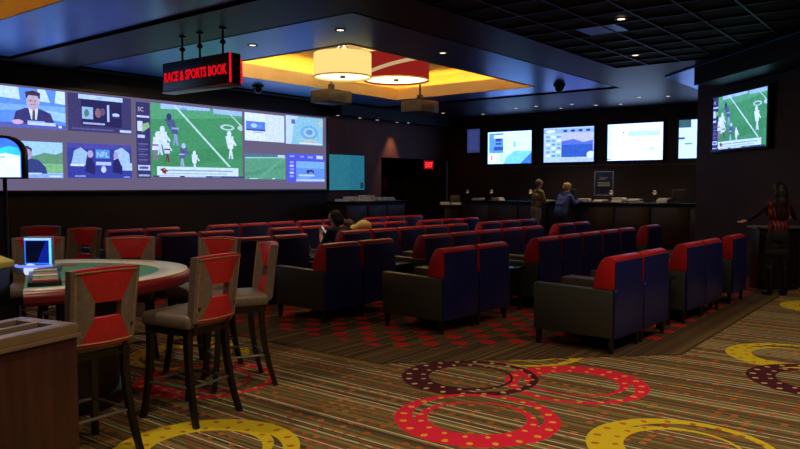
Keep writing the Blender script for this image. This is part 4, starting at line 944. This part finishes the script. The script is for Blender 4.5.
def hair_piece(parent, blobs, m, noise=0.0, vox=0.014, name='hair'):
    bm = bmesh.new()
    for c, r in blobs: ellipsoid(bm, c, r, 0, 16)
    me = bpy.data.meshes.new('tmp'); bm.to_mesh(me); bm.free()
    o = bpy.data.objects.new('tmp', me); COL.objects.link(o); r = o.modifiers.new('r', 'REMESH'); r.mode = 'VOXEL'; r.voxel_size = vox
    dg = bpy.context.evaluated_depsgraph_get(); m2 = bpy.data.meshes.new_from_object(o.evaluated_get(dg)); bpy.data.objects.remove(o); bpy.data.meshes.remove(me)
    if noise:
        rr = random.Random(3)
        for v in m2.vertices: v.co += v.normal * rr.uniform(-noise, noise)
    m2.materials.append(m); m2.polygons.foreach_set('use_smooth', [True] * len(m2.polygons))
    o = bpy.data.objects.new(name, m2); COL.objects.link(o); o.parent = parent
    return o
def V3(*a): return Vector(a)
def hand(wrist, d, side, thumb_up=V3(0, 0, 1), mi=0, curl=0.35, s=1.0):
    """palm and five separate bent fingers; d = pointing direction, side = across the palm toward the thumb"""
    d = V3(*d).normalized(); side = V3(*side); side = (side - d * side.dot(d)).normalized(); nrm = d.cross(side)
    w = V3(*wrist); P = []
    pe = w + d * .085 * s
    for k in range(4):
        off = side * (.030 - .020 * k) * s
        P.append(('c', tuple(w + d * .02 * s + off * .7), .016 * s, tuple(pe + off), .0125 * s, mi))
        L = (.072, .08, .074, .058)[k] * s
        c = nrm * (-curl)
        j1 = pe + off * 1.15 + (d + c * .5).normalized() * L * .5; j2 = j1 + (d + c * 1.6).normalized() * L * .5
        P.append(('c', tuple(pe + off), .0105 * s, tuple(j1), .0095 * s, mi)); P.append(('c', tuple(j1), .0095 * s, tuple(j2), .008 * s, mi))
    tb = w + d * .03 * s + side * .032 * s; t1 = tb + (d * .6 + side * .8).normalized() * .036 * s; t2 = t1 + (d * .95 + side * .2).normalized() * .03 * s
    P.append(('c', tuple(w + d * .015 * s + side * .012 * s), .017 * s, tuple(tb), .013 * s, mi)); P.append(('c', tuple(tb), .0125 * s, tuple(t1), .0105 * s, mi)); P.append(('c', tuple(t1), .0105 * s, tuple(t2), .009 * s, mi))
    return P
def head(c, look, skin, eye, s=1.0, up=V3(0, 0, 1)):
    """head at centre c looking along `look`: cranium, jaw, nose, ears, brow, lips, eyes"""
    f = V3(*look).normalized(); r = f.cross(up).normalized(); u = r.cross(f); c = V3(*c)
    def q(a, b, d): return tuple(c + (r * a + f * b + u * d) * s)
    return [('c', q(0, -.018, .035), .082 * s, q(0, .012, .03), .078 * s, skin), ('c', q(0, .02, .0), .068 * s, q(0, .045, -.075), .04 * s, skin), ('c', q(0, -.01, -.03), .066 * s, q(0, .03, -.05), .05 * s, skin),
            ('c', q(0, .088, .012), .009 * s, q(0, .104, -.025), .013 * s, skin), ('c', q(-.02, .086, -.058), .009 * s, q(.02, .086, -.058), .009 * s, skin),
            ('c', q(-.035, .082, .03), .009 * s, q(.035, .082, .03), .009 * s, skin),
            ('c', q(.078, -.005, .022), .012 * s, q(.076, -.002, -.03), .01 * s, skin), ('c', q(-.078, -.005, .022), .012 * s, q(-.076, -.002, -.03), .01 * s, skin),
            ('c', q(.03, .081, .008), .010 * s, q(.034, .080, .008), .010 * s, eye), ('c', q(-.03, .081, .008), .010 * s, q(-.034, .080, .008), .010 * s, eye)]
m_skin = mat('skin', rgb(196, 142, 112), 0.55, nscale=20, namt=.06)
m_eye = mat('eye_dark', rgb(30, 24, 24), 0.3, nscale=20, namt=.05)
def cl(name, c, r=0.8): return mat(name, c, r, nscale=26, namt=.16, bump=.15)

# --- man in an olive sweater at the counter (facing +y locally, then turned to the counter)
SK, EY, TP, BT, SH = 0, 1, 2, 3, 4
def standing(h=1.78, lean=0.0, armL=None, armR=None, hipw=.095, shw=.19, chest=.13, belly=.13, legm=BT, headfwd=0.0, feet=.11):
    k = h / 1.78; F = lambda x, y, z: (x * k, y * k, z * k)
    ly = lambda z: lean * max(0, z - .95)
    P = []
    for s in (-1, 1):
        P += [('c', F(s * hipw, 0, .92), .095 * k, F(s * (hipw + .005), .012, .50), .066 * k, BT), ('c', F(s * (hipw + .005), .012, .50), .064 * k, F(s * feet, -.02, .09), .045 * k, BT),
              ('c', F(s * feet, -.03, .045), .04 * k, F(s * (feet + .02), .15, .035), .034 * k, SH), ('c', F(s * feet, -.02, .10), .045 * k, F(s * feet, -.03, .05), .043 * k, SH)]
    P += [('e', F(0, -.015, .96), (.165 * k, .125 * k, .13 * k), BT), ('c', F(-.05, ly(1.08), 1.08), belly * k, F(.05, ly(1.08), 1.08), belly * k, TP),
          ('c', F(-.07, ly(1.3), 1.30), chest * k, F(.07, ly(1.3), 1.30), chest * k, TP), ('c', F(-shw + .03, ly(1.44), 1.43), .068 * k, F(shw - .03, ly(1.44), 1.43), .068 * k, TP),
          ('c', F(0, ly(1.48), 1.46), .062 * k, F(0, ly(1.54) + headfwd * .5, 1.56), .055 * k, SK)]
    P += head(F(0, ly(1.62) + .01 + headfwd, 1.66), (0, 1, -.25), SK, EY, k)
    return P, F, ly
def arm(sh, el, wr, r=(.058, .047, .045, .032), sleeve=TP, fore=TP):
    return [('c', sh, r[0], el, r[1], sleeve), ('c', el, r[2], wr, r[3], fore)]
P, F, ly = standing(1.78, .12)
P += arm((.20, ly(1.42), 1.42), (.255, .12, 1.16), (.13, .40, 1.20)) + hand((.13, .40, 1.205), (-.2, 1, -.05), (-1, -.2, 0), curl=.25)
P += arm((-.20, ly(1.42), 1.42), (-.25, .03, 1.13), (-.16, .30, 1.19)) + hand((-.16, .30, 1.195), (.3, 1, 0), (1, -.3, 0), curl=.25)
pm = make_body('person', 'person in olive sweater and grey trousers standing at the betting counter', (17.72, 9.14, 0.006), -PI / 2 - .55, P,
               [m_skin, m_eye, cl('olive_sweater', rgb(116, 110, 70)), cl('grey_denim', rgb(128, 122, 118)), cl('dark_shoes', rgb(24, 20, 20), .4)])
hair_piece(pm, [((0, .075, 1.70), (.088, .098, .085)), ((0, .04, 1.66), (.084, .07, .085))], mat('grey_hair', rgb(104, 96, 90), 0.7, nscale=60, namt=.3), .004)
# --- person in a blue jacket leaning on the counter
P, F, ly = standing(1.66, .34, hipw=.10, belly=.15, chest=.145, headfwd=.02)
P += arm((.19, ly(1.42) * .93, 1.32), (.30, .20, 1.14), (.20, .48, 1.20), (.066, .056, .052, .04)) + hand((.20, .48, 1.205), (-.2, 1, 0), (-1, -.2, 0), curl=.2)
P += arm((-.19, ly(1.42) * .93, 1.32), (-.28, .18, 1.12), (-.18, .46, 1.20), (.066, .056, .052, .04)) + hand((-.18, .46, 1.205), (.2, 1, 0), (1, -.2, 0), curl=.2)
P += [('c', (s * .07, -.02, .90), .13, (s * .065, .10, 1.22), .125, TP) for s in (-1, 1)] + [('c', (s * .06, .04, 1.08), .14, (s * .12, .13, 1.30), .09, TP) for s in (-1, 1)]
pb = make_body('person', 'person with short blond hair in blue jacket leaning on the betting counter', (17.62, 8.36, 0.006), -PI / 2 - .35, P,
               [m_skin, m_eye, cl('blue_jacket', rgb(62, 78, 146)), cl('black_trousers', rgb(16, 15, 18)), cl('black_shoes', rgb(14, 12, 12), .4)])
hair_piece(pb, [((0, .215, 1.60), (.10, .105, .085)), ((0, .17, 1.56), (.10, .075, .10)), ((.05, .19, 1.62), (.05, .05, .05)), ((-.05, .19, 1.62), (.05, .05, .05)), ((0, .15, 1.62), (.05, .05, .05))], mat('blond_hair', rgb(186, 158, 104), 0.7, nscale=50, namt=.35), .008)
bm = bmesh.new(); tube(bm, [(.13 * math.cos(a), .16 + .09 * math.sin(a), 1.42) for a in [2 * PI * k / 16 for k in range(16)]], .022, 8, True); to_obj('jacket_collar', bm, _mats['blue_jacket'], pb)

# --- waitress in red and black striped top, seen from behind
P, F, ly = standing(1.64, .04, hipw=.085, shw=.165, belly=.115, chest=.115, feet=.12)
P = [p for p in P if not (p[-1] == BT and p[0] == 'c')]
k = 1.64 / 1.78
for s in (-1, 1):
    P += [('c', F(s * .09, 0, .92), .094 * k, F(s * .105, .012, .52), .056 * k, BT), ('c', F(s * .105, .012, .52), .056 * k, F(s * .115, -.01, .40), .058 * k, SH), ('c', F(s * .115, -.01, .42), .06 * k, F(s * .12, -.02, .09), .042 * k, SH)]
P += [('e', F(0, -.01, .93), (.175 * k, .14 * k, .15 * k), BT), ('c', F(-.07, 0, .80), .10 * k, F(.07, 0, .80), .10 * k, BT), ('c', F(-.08, 0, .68), .098 * k, F(.08, 0, .68), .098 * k, BT)]
P += [('c', (-.165, .03, 1.29), .042, (-.26, .12, 1.17), .036, 5), ('c', (-.26, .12, 1.17), .035, (-.30, .30, 1.08), .026, 5)] + hand((-.30, .30, 1.08), (-.9, .3, -.25), (.2, .9, .3), curl=.3, s=.92)
P += [('c', (.165, .03, 1.29), .042, (.30, .10, 1.13), .036, 5), ('c', (.30, .10, 1.13), .035, (.30, .30, 1.13), .026, SK)] + hand((.30, .30, 1.13), (-.1, 1, .2), (-1, 0, .2), curl=.5, s=.92)
def striped_top():
    m = mat('red_black_stripes', rgb(110, 18, 20), 0.6); nt = m.node_tree; b = nt.nodes['Principled BSDF']; g = NG(nt)
    tc = nt.nodes.new('ShaderNodeTexCoord'); sp = nt.nodes.new('ShaderNodeSeparateXYZ'); nt.links.new(tc.outputs['Object'], sp.inputs[0])
    st = g.m('GREATER_THAN', g.m('FRACT', g.m('MULTIPLY', sp.outputs[0], 19.0)), 0.5)
    nt.links.new(g.mix(st, rgb(150, 20, 22), rgb(24, 8, 10)), b.inputs['Base Color']); return m
pw = make_body('person', 'person in red and black striped top with long dark hair before the angled wall', (11.62, 2.10, 0.006), math.radians(-10 - 90 + 50), P,
               [m_skin, m_eye, striped_top(), cl('black_skirt', rgb(14, 12, 14)), cl('black_boots', rgb(12, 10, 10), .35), cl('black_sleeve', rgb(26, 18, 22))])
hair_piece(pw, [((0, .01, 1.55), (.095, .105, .10)), ((0, -.045, 1.46), (.10, .07, .14)), ((0, -.07, 1.34), (.10, .055, .16)), ((.03, -.075, 1.24), (.06, .045, .12)), ((-.04, -.075, 1.25), (.06, .045, .12))], mat('dark_hair', rgb(34, 16, 14), 0.5, nscale=50, namt=.3), .005)

# --- two people seated in the fourth row
def seated(lean, headc, look, top_arm_m, shirt=TP, hunch=.0):
    P = []
    for s in (-1, 1):
        P += [('c', (s * .10, -.02, .55), .09, (s * .12, .38, .53), .066, BT), ('c', (s * .12, .38, .53), .062, (s * .13, .40, .10), .045, BT), ('c', (s * .13, .38, .045), .04, (s * .14, .54, .035), .034, SH)]
    sh = V3(0, lean, .96 - hunch)
    P += [('e', (0, -.05, .57), (.17, .14, .12), BT), ('c', (-.05, -.02, .66), .13, (.05, -.02, .66), .13, TP), ('c', (-.06, lean * .6, .82 - hunch * .5), .128, (.06, lean * .6, .82 - hunch * .5), .128, TP),
          ('c', (-.15, sh.y, sh.z - .03), .068, (.15, sh.y, sh.z - .03), .068, TP), ('c', (0, sh.y + .01, sh.z), .058, tuple(V3(*headc) + V3(0, -.02, -.07)), .054, SK)]
    P += head(headc, look, SK, EY, .98)
    return P, sh
P, sh = seated(.05, (0, .165, 1.085), (-.05, 1, -.75), TP, hunch=.03)
P += [('c', (.19, sh.y, .90), .056, (.21, .18, .68), .045, TP), ('c', (.21, .18, .68), .042, (.07, .345, .80), .03, SK)] + hand((.07, .345, .80), (-.4, .5, .6), (-.2, -.6, .6), curl=.5)
P += [('c', (-.19, sh.y, .90), .056, (-.22, .20, .68), .045, TP), ('c', (-.22, .20, .68), .042, (-.10, .365, .80), .03, SK)] + hand((-.10, .365, .80), (.4, .4, .6), (.2, -.6, .6), curl=.5)
pc = make_body('person', 'person in black top hunched over a phone in the club chairs', (8.27, 7.615, 0.006), -.06, P,
               [m_skin, m_eye, cl('black_top', rgb(14, 13, 18)), cl('dark_jeans', rgb(24, 24, 36)), cl('black_shoes', rgb(14, 12, 12), .4)])
hair_piece(pc, [((0, .13, 1.135), (.095, .105, .085)), ((0, .09, 1.09), (.092, .075, .095)), ((.04, .055, 1.05), (.05, .05, .07)), ((-.04, .055, 1.05), (.05, .05, .07))], mat('near_black_hair', rgb(14, 11, 11), 0.85, nscale=50, namt=.3), .005)
ph = thing('phone', 'small bright phone held by the person in black', 'phone', (8.29, 8.02, .905), .5)
bm = bmesh.new(); box(bm, -.036, .036, -.005, .005, -.07, .07, .004); o = to_obj('casing', bm, mat('white_phone', rgb(215, 205, 205), 0.3, nscale=20, namt=.05), ph); o.rotation_euler = (-.6, 0, 0)
bm = bmesh.new(); box(bm, -.032, .032, -.0065, -.005, -.062, .062); o = to_obj('screen', bm, emit((200, 200, 220), 1.0), ph, smooth=False); o.rotation_euler = (-.6, 0, 0)
P, sh = seated(.13, (-.06, .33, .93), (-.1, 1, -.8), TP, hunch=.02)
P += [('c', (.19, sh.y, .90), .058, (.20, .27, .66), .047, TP), ('c', (.20, .27, .66), .042, (.06, .50, .62), .03, SK)] + hand((.06, .50, .62), (-.5, .6, -.2), (-.4, -.3, .6), curl=.4)
P += [('c', (-.19, sh.y, .90), .058, (-.20, .27, .66), .047, TP), ('c', (-.20, .27, .66), .042, (-.06, .48, .60), .03, SK)] + hand((-.06, .48, .60), (.5, .6, -.2), (.4, -.3, .6), curl=.4)
P += [('e', (-.02, .03, .94), (.13, .13, .11), TP)]
pe = make_body('person', 'person in pale yellow top bent forward next to the phone user', (8.82, 7.59, 0.006), .12, P,
               [m_skin, m_eye, cl('pale_yellow_top', rgb(226, 198, 120)), cl('dark_jeans', rgb(24, 24, 36)), cl('black_shoes', rgb(14, 12, 12), .4)])
hair_piece(pe, [((-.06, .30, .975), (.092, .10, .08)), ((-.06, .26, .94), (.09, .075, .09))], mat('brown_hair', rgb(40, 26, 20), 0.6, nscale=50, namt=.3), .005)
